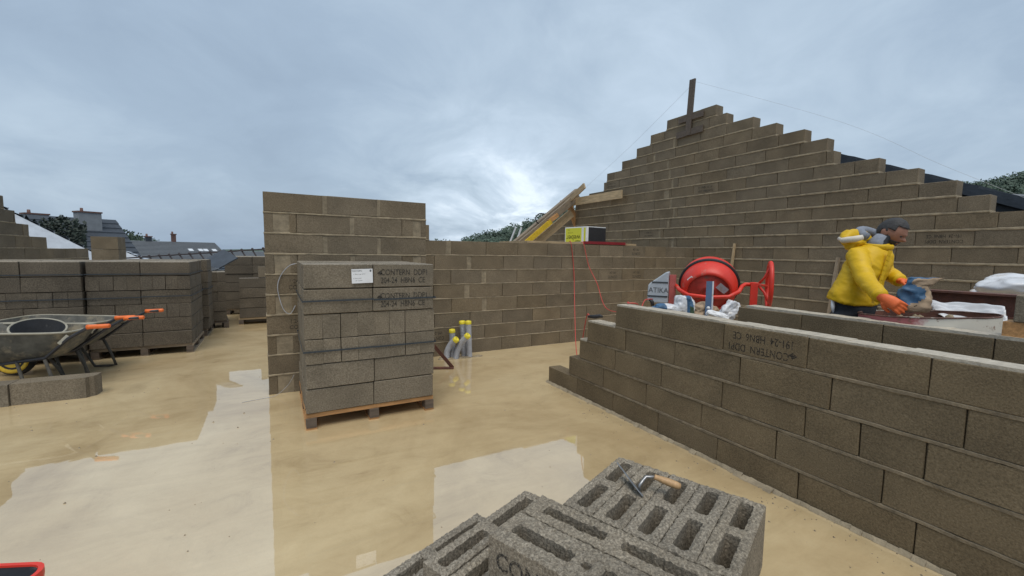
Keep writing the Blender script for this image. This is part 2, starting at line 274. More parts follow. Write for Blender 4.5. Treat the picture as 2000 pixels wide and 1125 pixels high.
class MB:
    def __init__(s): s.v = []; s.f = []; s.mi = []; s.sm = []
    def add(s, vs, fs, mi=0, smooth=False):
        k = len(s.v); s.v += [tuple(q) for q in vs]; s.f += [tuple(i + k for i in f) for f in fs]; s.mi += [mi] * len(fs); s.sm += [smooth] * len(fs); return s
    def box(s, lo, hi, mi=0, mtx=None):
        x0, y0, z0 = lo; x1, y1, z1 = hi
        vs = [Vector(q) for q in ((x0, y0, z0), (x1, y0, z0), (x1, y1, z0), (x0, y1, z0), (x0, y0, z1), (x1, y0, z1), (x1, y1, z1), (x0, y1, z1))]
        if mtx: vs = [mtx @ q for q in vs]
        return s.add(vs, [(0, 3, 2, 1), (4, 5, 6, 7), (0, 1, 5, 4), (1, 2, 6, 5), (2, 3, 7, 6), (3, 0, 4, 7)], mi)
    def bar(s, p, q, w, h, up=(0, 0, 1), mi=0, ext=0.0):
        p = Vector(p); q = Vector(q); d = (q - p).normalized(); up = Vector(up)
        if abs(d.dot(up)) > 0.98: up = Vector((1, 0, 0))
        sd = d.cross(up).normalized(); u = sd.cross(d).normalized()
        L = (q - p).length; mt = Matrix((( d.x, sd.x, u.x, p.x), (d.y, sd.y, u.y, p.y), (d.z, sd.z, u.z, p.z), (0, 0, 0, 1)))
        return s.box((-ext, -w / 2, -h / 2), (L + ext, w / 2, h / 2), mi, mt)
    def tube(s, pts, rad, n=10, mi=0, cap=True, smooth=True, flat=None, up=None):
        pts = [Vector(q) for q in pts]; k = len(pts)
        rs = rad if isinstance(rad, (list, tuple)) else [rad] * k
        t0 = (pts[1] - pts[0]).normalized()
        a = Vector(up) if up else (Vector((0, 0, 1)) if abs(t0.z) < 0.9 else Vector((1, 0, 0)))
        u = (a - t0 * a.dot(t0)).normalized(); vs = []
        for i in range(k):
            t = (pts[min(i + 1, k - 1)] - pts[max(i - 1, 0)]).normalized()
            u = (u - t * u.dot(t)).normalized(); w = t.cross(u)
            r = rs[i]; ru, rw = (r if isinstance(r, (list, tuple)) else (r, r))
            for j in range(n):
                th = 2 * math.pi * j / n
                vs.append(pts[i] + u * (ru * math.cos(th)) + w * (rw * math.sin(th)))
        fs = [(i * n + j, i * n + (j + 1) % n, (i + 1) * n + (j + 1) % n, (i + 1) * n + j) for i in range(k - 1) for j in range(n)]
        if cap: fs += [tuple(reversed(range(n))), tuple(range((k - 1) * n, k * n))]
        return s.add(vs, fs, mi, smooth)
    def lathe(s, prof, n=24, mi=0, mtx=None, smooth=True):
        vs = []
        for r, z in prof:
            for j in range(n):
                th = 2 * math.pi * j / n; q = Vector((r * math.cos(th), r * math.sin(th), z)); vs.append(mtx @ q if mtx else q)
        k = len(prof)
        fs = [(i * n + j, i * n + (j + 1) % n, (i + 1) * n + (j + 1) % n, (i + 1) * n + j) for i in range(k - 1) for j in range(n)]
        return s.add(vs, fs, mi, smooth)
    def ell(s, c, r, n=16, mi=0, mtx=None):
        c = Vector(c); vs = []; m = n // 2
        for i in range(m + 1):
            ph = math.pi * i / m
            for j in range(n):
                th = 2 * math.pi * j / n
                q = Vector((r[0] * math.sin(ph) * math.cos(th), r[1] * math.sin(ph) * math.sin(th), r[2] * math.cos(ph)))
                vs.append(c + (mtx @ q if mtx else q))
        fs = [(i * n + j, (i + 1) * n + j, (i + 1) * n + (j + 1) % n, i * n + (j + 1) % n) for i in range(m) for j in range(n)]
        return s.add(vs, fs, mi, True)
    def mesh(s, name, mats=None):
        me = bpy.data.meshes.new(name); me.from_pydata(s.v, [], s.f)
        if mats:
            for q in (mats if isinstance(mats, (list, tuple)) else [mats]): me.materials.append(q)
        me.polygons.foreach_set('material_index', s.mi); me.polygons.foreach_set('use_smooth', s.sm); me.update(); return me
    def obj(s, name, mats, parent=None, loc=None, rot=None): return obj(name, s.mesh(name, mats), None, parent, loc, rot)

def evaluated(me, *mods):
    "mesh after modifiers, without operators"
    o = bpy.data.objects.new('work', me); COL.objects.link(o)
    for typ, kw in mods:
        m = o.modifiers.new(typ, typ)
        for a, b in kw.items(): setattr(m, a, b)
    bpy.context.view_layer.update(); dg = bpy.context.evaluated_depsgraph_get()
    r = bpy.data.meshes.new_from_object(o.evaluated_get(dg)); bpy.data.objects.remove(o); return r
def fused(mb, name, m, voxel=0.014, smooth=4, wrinkle=None):
    me = mb.mesh(name, m)
    r = evaluated(me, ('REMESH', dict(mode='VOXEL', voxel_size=voxel)), ('SMOOTH', dict(factor=0.5, iterations=smooth)))
    r.materials.clear(); r.materials.append(m)
    if wrinkle:
        r.update()
        for v in r.vertices: v.co += v.normal * wrinkle(v.co)
    for p in r.polygons: p.use_smooth = True
    r.update(); return r

_bm = {}
def block_mesh(L, T, H, m, var=0, top=None, bev=.005):
    key = (round(L, 2), round(T, 3), round(H, 3), m.name, var, bool(top), bev)
    if key in _bm: return _bm[key]
    rg = random.Random(hash(key[:3]) + var * 77)
    bm = bmesh.new(); bmesh.ops.create_cube(bm, size=1)
    for v in bm.verts: v.co = Vector((v.co.x * L, v.co.y * T, v.co.z * H))
    bmesh.ops.bevel(bm, geom=bm.edges[:], offset=bev, segments=1, affect='EDGES')
    for v in bm.verts: v.co += Vector([rg.uniform(-0.0022, 0.0022) for _ in range(3)])
    me = bpy.data.meshes.new('concrete_block'); bm.to_mesh(me); bm.free(); me.materials.append(m)
    if top:  # optional paler top faces, skylight put into the colour
        me.materials.append(top)
        for p in me.polygons:
            if p.normal.z > .5: p.material_index = 1
    _bm[key] = me; return me

def ragged_bed(p0, p1, T, z, h, proud, m, parent, out):
    "one mortar bed running p0 to p1 (face line), its squeezed edge uneven; out = unit vector out of the face"
    p0 = Vector(p0); p1 = Vector(p1); d = p1 - p0; L = d.length
    if L < 0.02: return None
    d /= L; n = max(2, int(L / 0.07)); vs = []
    for i in range(n + 1):
        q = p0 + d * (L * i / n); s = 8.3 * L
        a = mnoise.noise((q.x * 9, q.y * 9, z * 31)) ; b = mnoise.noise((q.x * 11 + 5, q.y * 11, z * 17 + 3))
        hi = h / 2 + 0.005 * a + 0.001; lo = h / 2 + 0.006 * b + 0.001; pr = proud + 0.003 * (a + b) + random.uniform(-0.001, 0.0015)
        for dz, o in ((-lo, -0.004), (-lo * 0.6, pr), (hi * 0.6, pr), (hi, -0.004), (h / 2, -T), (-h / 2, -T)):
            vs.append((q.x + out[0] * o, q.y + out[1] * o, z + dz))
    fs = []
    for i in range(n):
        for j in range(6):
            a = i * 6 + j; b = i * 6 + (j + 1) % 6; fs.append((a, b, b + 6, a + 6))
    fs += [tuple(range(5, -1, -1)), tuple(range(n * 6, n * 6 + 6))]
    mb = MB(); mb.add(vs, fs); return mb.obj('mortar_bed', m, parent)

H = 0.2
def block_wall(root, axis, face, out, T, courses, bm, mm, bed=0.017, gap=0.006, proud=0.003, bname='concrete_block', core=True):
    """courses: (index, z0, [(start, end)|(start, end,'fill')...]). axis 'x' or 'y' is the running direction; face = coordinate of the seen face; out = +-1 sign of the outward normal"""
    made = {}
    for k, z0, segs in courses:
        cores = MB()
        for sg in segs:
            s0, s1 = sg[0], sg[1]; L = s1 - s0 - gap; c = (s0 + s1) / 2; off = face - out * (T / 2)
            if L < 0.02: continue
            if len(sg) > 2:
                w = MB(); lo = (s0 - 0.004, face - out * 0.006, z0 + 0.002); hi = (s1 + 0.004, face - out * (T - 0.01), z0 + H - bed)
                if axis == 'y': lo = (lo[1], lo[0], lo[2]); hi = (hi[1], hi[0], hi[2])
                lo2 = tuple(min(a, b) for a, b in zip(lo, hi)); hi2 = tuple(max(a, b) for a, b in zip(lo, hi))
                w.box(lo2, hi2); w.obj('mortar_infill', M['infill'], root); continue
            me = block_mesh(L, T, H - bed, bm, random.randrange(4), None, .004)
            jx = random.uniform(-0.0025, 0.0025)
            loc = (c, off + jx, z0 + (H - bed) / 2); rz = random.uniform(-0.003, 0.003)
            if axis == 'y': loc = (loc[1], loc[0], loc[2]); rz += math.pi / 2
            o = obj(bname, me, None, root, loc, (0, 0, rz)); made[(k, round(s0, 2))] = o
            if core:
                a0 = s1 - 0.012; a1 = s1 + 0.012; lo = (a0, face - out * 0.02, z0 + 0.004); hi = (a1, face - out * (T - 0.02), z0 + H - bed)
                if sg is not segs[-1]:
                    if axis == 'y': lo = (lo[1], lo[0], lo[2]); hi = (hi[1], hi[0], hi[2])
                    cores.box(tuple(min(a, b) for a, b in zip(lo, hi)), tuple(max(a, b) for a, b in zip(lo, hi)))
        if cores.v: cores.obj('joint_mortar', mm, root)['kind'] = 'stuff'
        a, b = segs[0][0], segs[-1][1]
        z = z0 - bed / 2
        if axis == 'x': ragged_bed((a, face, 0), (b, face, 0), T, z, bed, proud, mm, root, (0, out))
        else: ragged_bed((face, a, 0), (face, b, 0), T, z, bed, proud, mm, root, (out, 0))
    return made

def joints(a, b, phase, L=0.524):
    j = [a]; x = phase + math.ceil((a - phase) / L) * L
    while x < b - 0.03:
        if x > a + 0.03: j.append(x)
        x += L
    j.append(b); return list(zip(j[:-1], j[1:]))

_tx = {}
def text_mesh(s, size, m):
    if (s, size, m.name) in _tx: return _tx[(s, size, m.name)]
    c = bpy.data.curves.new('lettering', 'FONT'); c.body = s; c.size = size; c.align_x = 'CENTER'; c.align_y = 'CENTER'; c.space_line = 0.95; c.offset = size * 0.012
    r = evaluated(c); r.materials.clear(); r.materials.append(m); _tx[(s, size, m.name)] = r; return r

# ------------------------------------------------------------------ the setting: floor slab, ground, hills
fl = MB(); fl.box((-3.95, -7, -0.35), (7.4, 15.5, 0.0))
tag(fl.obj('floor', M['floor']), kind='structure')
gr = MB(); gr.add([(-1500, -1500, -9), (1500, -1500, -9), (1500, 1500, -9), (-1500, 1500, -9)], [(0, 1, 2, 3)])
tag(gr.obj('ground', M['earth']), kind='structure')

# ------------------------------------------------------------------ gable wall on the right
gw = thing('gable_wall', 'tall stepped gable wall of grey concrete blocks rising to a peak on the right', 'wall', (7.08, 3, 0))
gw.location = (0, 0, 0)
GR = {20: 5.2, 19: 4.99, 18: 4.49, 17: 4.10, 16: 3.67, 15: 3.35, 14: 3.25, 13: 2.71, 12: 2.30, 11: 1.94, 10: 1.65}
GL = {20: 6.33, 19: 6.75, 18: 7.14, 17: 7.59, 16: 8.09, 15: 8.19, 14: 8.75, 13: 9.3, 12: 9.7, 11: 10.1, 10: 10.5}
GP = {0: .33, 1: .17, 2: .0, 3: .5, 4: .315, 5: .17, 6: 0, 7: .36, 8: .18, 9: .01, 10: .35, 11: .19, 12: .01, 13: .37, 14: .21, 15: .06, 16: .39, 17: .31, 18: .27, 19: .1, 20: .3}
GM = {8: 6.05, 9: 6.40, 10: 6.19, 11: 6.05, 12: 6.14, 13: 6.26, 14: 6.12, 15: 6.2, 16: 6.26, 17: 6.62, 18: 6.12}
cs = []
for k in range(21):
    r0 = GR.get(k, -0.6); l1 = GL.get(k, 10.9)
    if k < 7: l1 = 5.72
    if k in GM and GM[k] < l1 - 0.1:
        w = 0.05 if k != 13 else 0.12
        sg = joints(r0, GM[k] - w / 2, GP[k]) + [(GM[k] - w / 2, GM[k] + w / 2, 'fill')] + joints(GM[k] + w / 2, l1, GP[k] + random.uniform(0.1, 0.4))
    else: sg = joints(r0, l1, GP[k])
    cs.append((k, k * H, sg))
gable = block_wall(gw, 'y', 7.08, -1, 0.2, cs, M['block'], M['mortar'], bed=0.026, proud=0.006)

# ------------------------------------------------------------------ low back wall
bw = thing('back_wall', 'long low wall of brownish concrete blocks joining the tall gable wall', 'wall')
BP = [0.30, 0.02, 0.31, 0.03, 0.30, 0.02, 0.31, 0.03]
cs = []
for k in range(8):
    cs.append((k, k * H, joints(1.30, 7.075, BP[k])))
for i, (k, z, sg) in enumerate(cs):    # wide mortar joints near the column end
    if k in (3, 5, 7, 6, 4, 2):
        x = {3: 2.63, 5: 2.62, 7: 2.08, 6: 2.39, 4: 2.36, 2: 2.66}[k]
        ns = []
        for a, b in sg:
            if abs(b - x) < 0.12: ns += [(a, x - 0.035), (x - 0.035, x + 0.035, 'fill')]; nxt = x + 0.035; continue
            if ns and len(ns[-1]) == 3: ns.append((nxt, b))
            else: ns.append((a, b))
        cs[i] = (k, z, ns)
cs.append((8, 8 * H, [(1.30, 1.812)]))
back = block_wall(bw, 'x', 5.538, -1, 0.2, cs, M['block'], M['mortar'], bed=0.013, proud=0.0025)

# ------------------------------------------------------------------ high wall pier behind the pallet
pw = thing('wall_pier', 'freestanding high pier of concrete blocks with pale mortar joints behind the strapped pallet', 'wall')
cs = []
for k in range(10):
    if k % 2: sg = [(-0.085, 0.44), (0.44, 0.48, 'fill'), (0.48, 0.975), (0.975, 1.01, 'fill'), (1.01, 1.518)]
    else: sg = [(-0.085, 0.0), (0.0, 0.135, 'fill'), (0.135, 0.20), (0.20, 0.70), (0.70, 0.745, 'fill'), (0.745, 1.24), (1.24, 1.37), (1.37, 1.455, 'fill'), (1.455, 1.518)]
    cs.append((k, k * H, sg))
pier = block_wall(pw, 'x', 4.7575, -1, 0.2, cs, M['block'], M['mortar'], bed=0.017, proud=0.003)

# ------------------------------------------------------------------ stepped partition in front, and the partition behind it
sw = thing('partition_wall', 'low partition of concrete blocks with a stepped end running into the right foreground', 'wall')
SE = [3.88, 3.51, 3.35, 3.235, 2.845]; SP = [0.752, 0.890, 0.740, 0.622, 0.752]
cs = []
for k in range(5):
    sg = joints(-0.9, SE[k], SP[k])
    if k == 2:
        ns = []
        for a, b in sg: ns += ([(a, 1.0), (1.0, b)] if a < 1.0 < b and b - 1.0 > 0.1 else [(a, b)])
        sg = ns
    cs.append((k, k * H, sg))
part = block_wall(sw, 'y', 2.646, -1, 0.15, cs, M['block_part'], M['mortar_wet'], bed=0.020, proud=0.002)
for k in range(5):
    e0 = SE[k + 1] + 0.004 if k < 4 else -0.9
    c = MB(); n = 30; L = SE[k] - e0
    for i in range(n):
        a = e0 + L * i / n; b = e0 + L * (i + 1) / n; zt = (k + 1) * H - 0.021
        c.box((2.652 + random.uniform(0, .006), a, zt), (2.79 - random.uniform(0, .008), b, zt + 0.012 + random.uniform(0, .005)))
    if k == 4 or k in (3, 2): c.obj('mortar_skim', M['cap'], sw)  # thin mortar strip, its pale colour includes reflected sky
s2 = thing('rear_partition_wall', 'second low partition wall with pale top between the stepped partition and the worker', 'wall')
cs = [(k, k * H, joints(-1.2, 2.29 + (0.07 if k % 2 == 0 else 0.0), 0.78 + (0 if k % 2 == 0 else 0.262))) for k in range(5)]
block_wall(s2, 'y', 3.66, -1, 0.15, cs, M['block_part'], M['mortar_wet'], bed=0.02, proud=0.003)
c = MB()
for i in range(40):
    a = -1.2 + 3.49 * i / 40; c.box((3.666 + random.uniform(0, .006), a, 0.98), (3.805 - random.uniform(0, .006), a + 3.49 / 40, 0.996 + random.uniform(0, .005)))
c.obj('mortar_skim', M['cap'], s2)

# mortar dropped along the foot of the stepped partition
md = MB()
for i in range(90):
    b = -0.6 + 4.5 * i / 90; w = 0.010 + 0.055 * max(0, mnoise.noise((b * 2.3, 0, 0))) + 0.03 * max(0, mnoise.noise((b * 9, 2, 0))) + random.uniform(0, .008)
    md.add([(2.64, b, 0.018 + random.uniform(0, .01)), (2.64, b + 0.05, 0.018 + random.uniform(0, .01)), (2.64 - w, b + 0.05, 0.001), (2.64 - w * random.uniform(.8, 1.2), b, 0.001)], [(0, 1, 2, 3)])
tag(md.obj('mortar_droppings', M['mortar']), kind='stuff')

# ------------------------------------------------------------------ left gable seen above the stacks
lw = thing('far_gable_wall', 'stepped end wall of concrete blocks rising above the stacks at the left edge', 'wall')
LE = {10: 9.56, 9: 9.87, 8: 10.27, 7: 10.9, 6: 12.87, 5: 12.87, 4: 12.87, 11: 9.15, 12: 8.75, 13: 8.35}
cs = [(k, k * H, joints(7.2, LE[k], 0.13 + (k % 2) * 0.262)) for k in range(4, 14)]
block_wall(lw, 'y', -3.6, 1, 0.2, cs, M['block'], M['mortar'], bed=0.014, proud=0.002)
st2 = thing('block_pillar', 'pair of upright blocks stacked at the far end of the stepped end wall', 'wall')
for i, (a, w, z0, z1) in enumerate(((14.3, 0.50, 0.95, 1.37), (14.3, 0.50, 1.375, 1.68), (14.75, 0.3, 0.95, 1.44))):
    me = block_mesh(w, 0.6, z1 - z0, M['block'], i); obj('concrete_block', me, None, st2, (-3.62, a, (z0 + z1) / 2))
bb = MB(); bb.box((-3.9, 13.9, 0), (-3.3, 15.0, 0.94)); bb.obj('base_course', M['block'], st2)

# ------------------------------------------------------------------ pallets and strapped packs of blocks
BT = 0.131; BL = 0.524; BH = 0.185
def pallet(loc, rz, label, w=1.05, d=1.05, m=None):
    m = m or M['wood_orange']
    t = thing('pallet', label, 'pallet', loc, rz, 'wooden pallets under the block packs')
    for i in range(7):
        b = MB(); y = d * (i + 0.5) / 7; b.box((0, y - 0.055, 0.094), (w, y + 0.055, 0.127)); b.obj('deck_board', m, t)
    for i in range(3):
        x0 = (0, w / 2 - 0.04, w - 0.08)[i]
        b = MB(); b.box((x0, 0.005, 0.0), (x0 + 0.08, d - 0.005, 0.018)); b.obj('bottom_board', m, t)
        for j in range(3):
            y0 = (0.0, d / 2 - 0.05, d - 0.1)[j]; f = MB(); f.box((x0 + 0.002, y0, 0.018), (x0 + 0.078, y0 + 0.1, 0.0935)); f.obj('foot_block', M['wood_dark'], t)
    return t
_strap = {}
def pack(loc, rz, label, rows, nx=2, ny=2, top_gap=None, straps=(1, 4), skip=(), m=None, h=None, group='strapped packs of concrete blocks'):
    "rows: string bottom to top, L = long faces to the front, T = ends to the front"
    m = m or M['block_pack']; h = h or H
    t = thing('block_pack', label, 'block pack', loc, rz, group)
    W = nx * BL; D = ny * BL
    for k, r in enumerate(rows):
        z = k * h + h / 2; wob = [random.uniform(-0.006, 0.006) for _ in range(2)]
        if r == 'L':
            for i in range(nx):
                for j in range(int(D / BT)):
                    if (k, i, j) in skip: continue
                    if k < len(rows) - 1 and 0 < j < int(D / BT) - 1 and 0 < i < nx - 1: continue
                    me = block_mesh(BL - 0.006, BT - 0.004, h - 0.006, m, random.randrange(4), M['block_new'] if k == len(rows) - 1 else None)  # last course: paler top material stands in for light from the sky
                    obj('concrete_block', me, None, t, ((i + .5) * BL + wob[0] + random.uniform(-.003, .003), (j + .5) * BT + wob[1] + random.uniform(-.003, .003) + (0.012 if j == 0 else 0) * 0, z), (0, 0, random.uniform(-.004, .004)))
        else:
            for i in range(int(W / BT)):
                for j in range(ny):
                    if (k, i, j) in skip: continue
                    if k < len(rows) - 1 and 0 < i < int(W / BT) - 1 and 0 < j < ny - 1: continue
                    me = block_mesh(BL - 0.006, BT - 0.0005, h - 0.006, m, random.randrange(4), M['block_new'] if k == len(rows) - 1 else None, .0022)  # same sky-lit tone painted on the tops here
                    obj('concrete_block', me, None, t, ((i + .5) * BT + wob[0] + (0.0025 if (i // 2) % 2 else -0.0025), (j + .5) * BL + wob[1] + random.uniform(-.0015, .0015), z), (0, 0, math.pi / 2 + random.uniform(-.002, .002)))
    for s in straps:
        z = s * h + h * 0.52; b = MB(); o = 0.012; x0, y0, x1, y1 = -o, -o, W + o, D + o
        q = [(x0, y0), (W / 2, y0), (x1, y0), (x1, y1), (x0, y1)]
        for (p0, p1) in zip(q, q[1:] + q[:1]): b.bar((p0[0], p0[1], z + random.uniform(-.004, .004)), (p1[0], p1[1], z + random.uniform(-.004, .004)), 0.003, 0.013, ext=0.001)
        b.obj('strap', M['bluegrey'], t)
    return t

pallet((0.185, 3.655, 0), 0.0, 'low wooden pallet standing in the puddled middle of the floor, in front of the pier')
fp = pack((0.19, 3.655, 0.128), 0.0, 'strapped pack of concrete blocks with a white paper label, in front of the pier', 'LLTTLL', straps=(2.0, 4.0))
# open core holes on the top of the front pack are hidden by its edge; its top faces are painted paler for the sky light
def print_on(parent, txt, size, loc, rot, scale=(1, 1, 1), name='ink_print', m='ink'):
    o = obj(name, text_mesh(txt, size, M[m]), None, parent, loc, rot); o.scale = scale; o['kind'] = 'stuff'; return o
def logo(mb, s):
    mb.add([(-.5 * s, -.1 * s, 0), (0, -.45 * s, 0), (.45 * s, -.1 * s, 0), (.1 * s, .05 * s, 0), (.2 * s, .5 * s, 0), (-.15 * s, .15 * s, 0)], [(0, 1, 2, 3, 4, 5)])
STAMP = 'CONTERN DDP1\n204-24 HBN6 C\u20ac'
def find_child(t, name, x, z, y=None, tol=0.07):
    best = None
    for c in t.children:
        if not c.name.startswith(name): continue
        d = abs(c.location.x - x) + abs(c.location.z - z) + (abs(c.location.y - y) if y is not None else 0)
        if best is None or d < best[0]: best = (d, c)
    return best[1]
for zi, yy in ((5, 0.0), (4, 0.0)):
    blk = find_child(fp, 'concrete_block', 1.5 * BL, (zi + .5) * H, BT / 2)
    print_on(blk, 'CONTERN  DDP1', 0.062, (0.005, -BT / 2 - 0.0014, 0.026), (R(90), 0, 0), (0.84, 1.1, 1))
    print_on(blk, '204-24  HBN6  CE', 0.062, (-0.01, -BT / 2 - 0.0014, -0.042), (R(90), 0, 0), (0.80, 1.1, 1))
    lg = MB(); logo(lg, 0.05); lg.obj('ink_logo', M['ink'], blk, (-0.205, -BT / 2 - 0.0014, 0.026), (R(90), 0, 0))
blk = find_child(fp, 'concrete_block', 0.5 * BL, 5.5 * H, BT / 2)
lb = MB(); lb.box((-0.083, -0.0012, -0.058), (0.083, 0, 0.058)); lo = lb.obj('paper_label', M['white'], fp, (0.435, -0.0075, 5.5 * H + 0.0), (0, R(-1.5), 0))
for tx, sz, x, z in (('CONTERN', 0.019, -0.045, 0.042), ('o  Blocs creux 50/13', 0.011, -0.022, 0.016), ('N\u00b0 0204  HBN6', 0.010, -0.038, -0.018), ('Colis  72 pi\u00e8ces', 0.009, -0.03, -0.036)):
    print_on(lo, tx, sz, (x, -0.0018, z), (R(90), 0, 0), name='label_print')
sq = MB(); sq.box((0.06, -0.0017, 0.034), (0.073, -0.0012, 0.05)); sq.obj('label_mark', M['ink'], lo)

pallet((-2.06, 7.2, 0), 0.0, 'long dark pallet under the large dark stack by the wheelbarrow handles', m=M['wood'])
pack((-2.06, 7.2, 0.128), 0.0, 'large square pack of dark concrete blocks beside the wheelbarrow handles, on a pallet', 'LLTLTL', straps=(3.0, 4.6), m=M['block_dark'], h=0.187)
pallet((-3.13, 7.16, 0), 0.0, 'pallet behind the wheelbarrow, under the leftmost block stack', m=M['wood'])
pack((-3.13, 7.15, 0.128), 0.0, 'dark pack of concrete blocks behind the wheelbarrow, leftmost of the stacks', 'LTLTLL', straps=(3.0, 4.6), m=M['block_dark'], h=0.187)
pallet((-2.04, 8.42, 0), 0.0, 'pallet hidden behind the large dark stack', m=M['wood'])
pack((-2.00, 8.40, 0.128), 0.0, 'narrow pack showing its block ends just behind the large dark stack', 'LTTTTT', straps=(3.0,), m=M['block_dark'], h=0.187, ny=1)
pallet((-1.30, 9.15, 0), 0.12, 'dark pallet under the tall narrow stack left of the gap', w=0.55, d=1.05, m=M['wood_dark'])
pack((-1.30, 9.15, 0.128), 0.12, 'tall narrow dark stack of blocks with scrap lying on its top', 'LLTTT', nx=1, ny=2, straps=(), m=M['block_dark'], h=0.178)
pallet((-0.62, 9.45, 0), 0.03, 'pallet with a pale front board beside the pier, carrying the uneven stack', m=M['wood_pale'])
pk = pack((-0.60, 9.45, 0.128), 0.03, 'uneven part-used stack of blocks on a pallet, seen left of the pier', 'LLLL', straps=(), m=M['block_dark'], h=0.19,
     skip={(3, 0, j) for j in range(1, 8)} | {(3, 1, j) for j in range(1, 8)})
pallet((-0.95, 11.0, 0), 0.0, 'pallet at the back of the floor under the farthest block stack', m=M['wood'])
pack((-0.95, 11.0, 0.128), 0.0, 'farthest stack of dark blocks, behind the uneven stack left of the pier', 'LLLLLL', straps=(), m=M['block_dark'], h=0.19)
def loose(loc, rz, label, L=BL, T=BT, h=0.19, m=None, group=None, name='concrete_block', rot=None):
    o = obj(name, block_mesh(L, T, h, m or M['block_pack'], random.randrange(4)), None, None, loc, rot or (0, 0, rz)); return tag(o, label, 'concrete block', group)
loose((-0.02, 9.53, 1.0), 0.03, 'single grey block laid on the highest corner of the uneven stack by the pier', h=0.20)
# loose blocks lying in a row on the floor
for i, (a0, a1) in enumerate(((-1.535, -2.10), (-2.106, -2.66), (-2.666, -3.2))):
    mb = MB()
    if i == 0:   # end with its scalloped key
        pr = [(a1, 0), (a0 - 0.06, 0), (a0 - 0.045, 0.035), (a0 - 0.012, 0.05), (a0, 0.085), (a0, 0.19), (a1, 0.19)]
    else: pr = [(a1, 0), (a0, 0), (a0, 0.19), (a1, 0.19)]
    n = len(pr); cxm = (a0 + a1) / 2
    mb.add([(x - cxm, y - 0.095, 0) for x, y in pr] + [(x - cxm, y - 0.095, 0.195) for x, y in pr], [tuple(reversed(range(n))), tuple(range(n, 2 * n))] + [(j, (j + 1) % n, n + (j + 1) % n, n + j) for j in range(n)])
    o = mb.obj('concrete_block', M['block_pack'], None, (cxm, 5.52, 0.0), (0, 0, R(-2)))
    tag(o, ('grey block lying on the floor in front of the wheelbarrow, with a notched end', 'grey block at the left edge butted against the notched block on the floor', 'grey floor block mostly outside the left edge of the picture')[i], 'concrete block', 'loose blocks in a row on the floor')
# scrap on the narrow stack
t = MB(); t.box((-0.26, -0.3, 0), (0.26, 0.3, 0.02)); tag(t.obj('scrap_panel', M['slate'], None, (-0.95, 9.95, 1.19), (R(18), R(-32), 0.3)), 'dark panel propped on top of the tall narrow stack', 'panel')
sc = MB()
for i in range(9):
    a = random.uniform(0, 6.28); p = Vector((-1.08 + random.uniform(-.12, .12), 9.45 + random.uniform(-.12, .2), 1.03 + random.uniform(0, .06)))
    sc.bar(p, p + Vector((math.cos(a) * .14, math.sin(a) * .14, random.uniform(-.02, .06))), 0.03, 0.006)
tag(sc.obj('scrap_metal', M['steel']), 'small heap of shiny metal scrap on the tall narrow stack', 'scrap', kind='stuff')

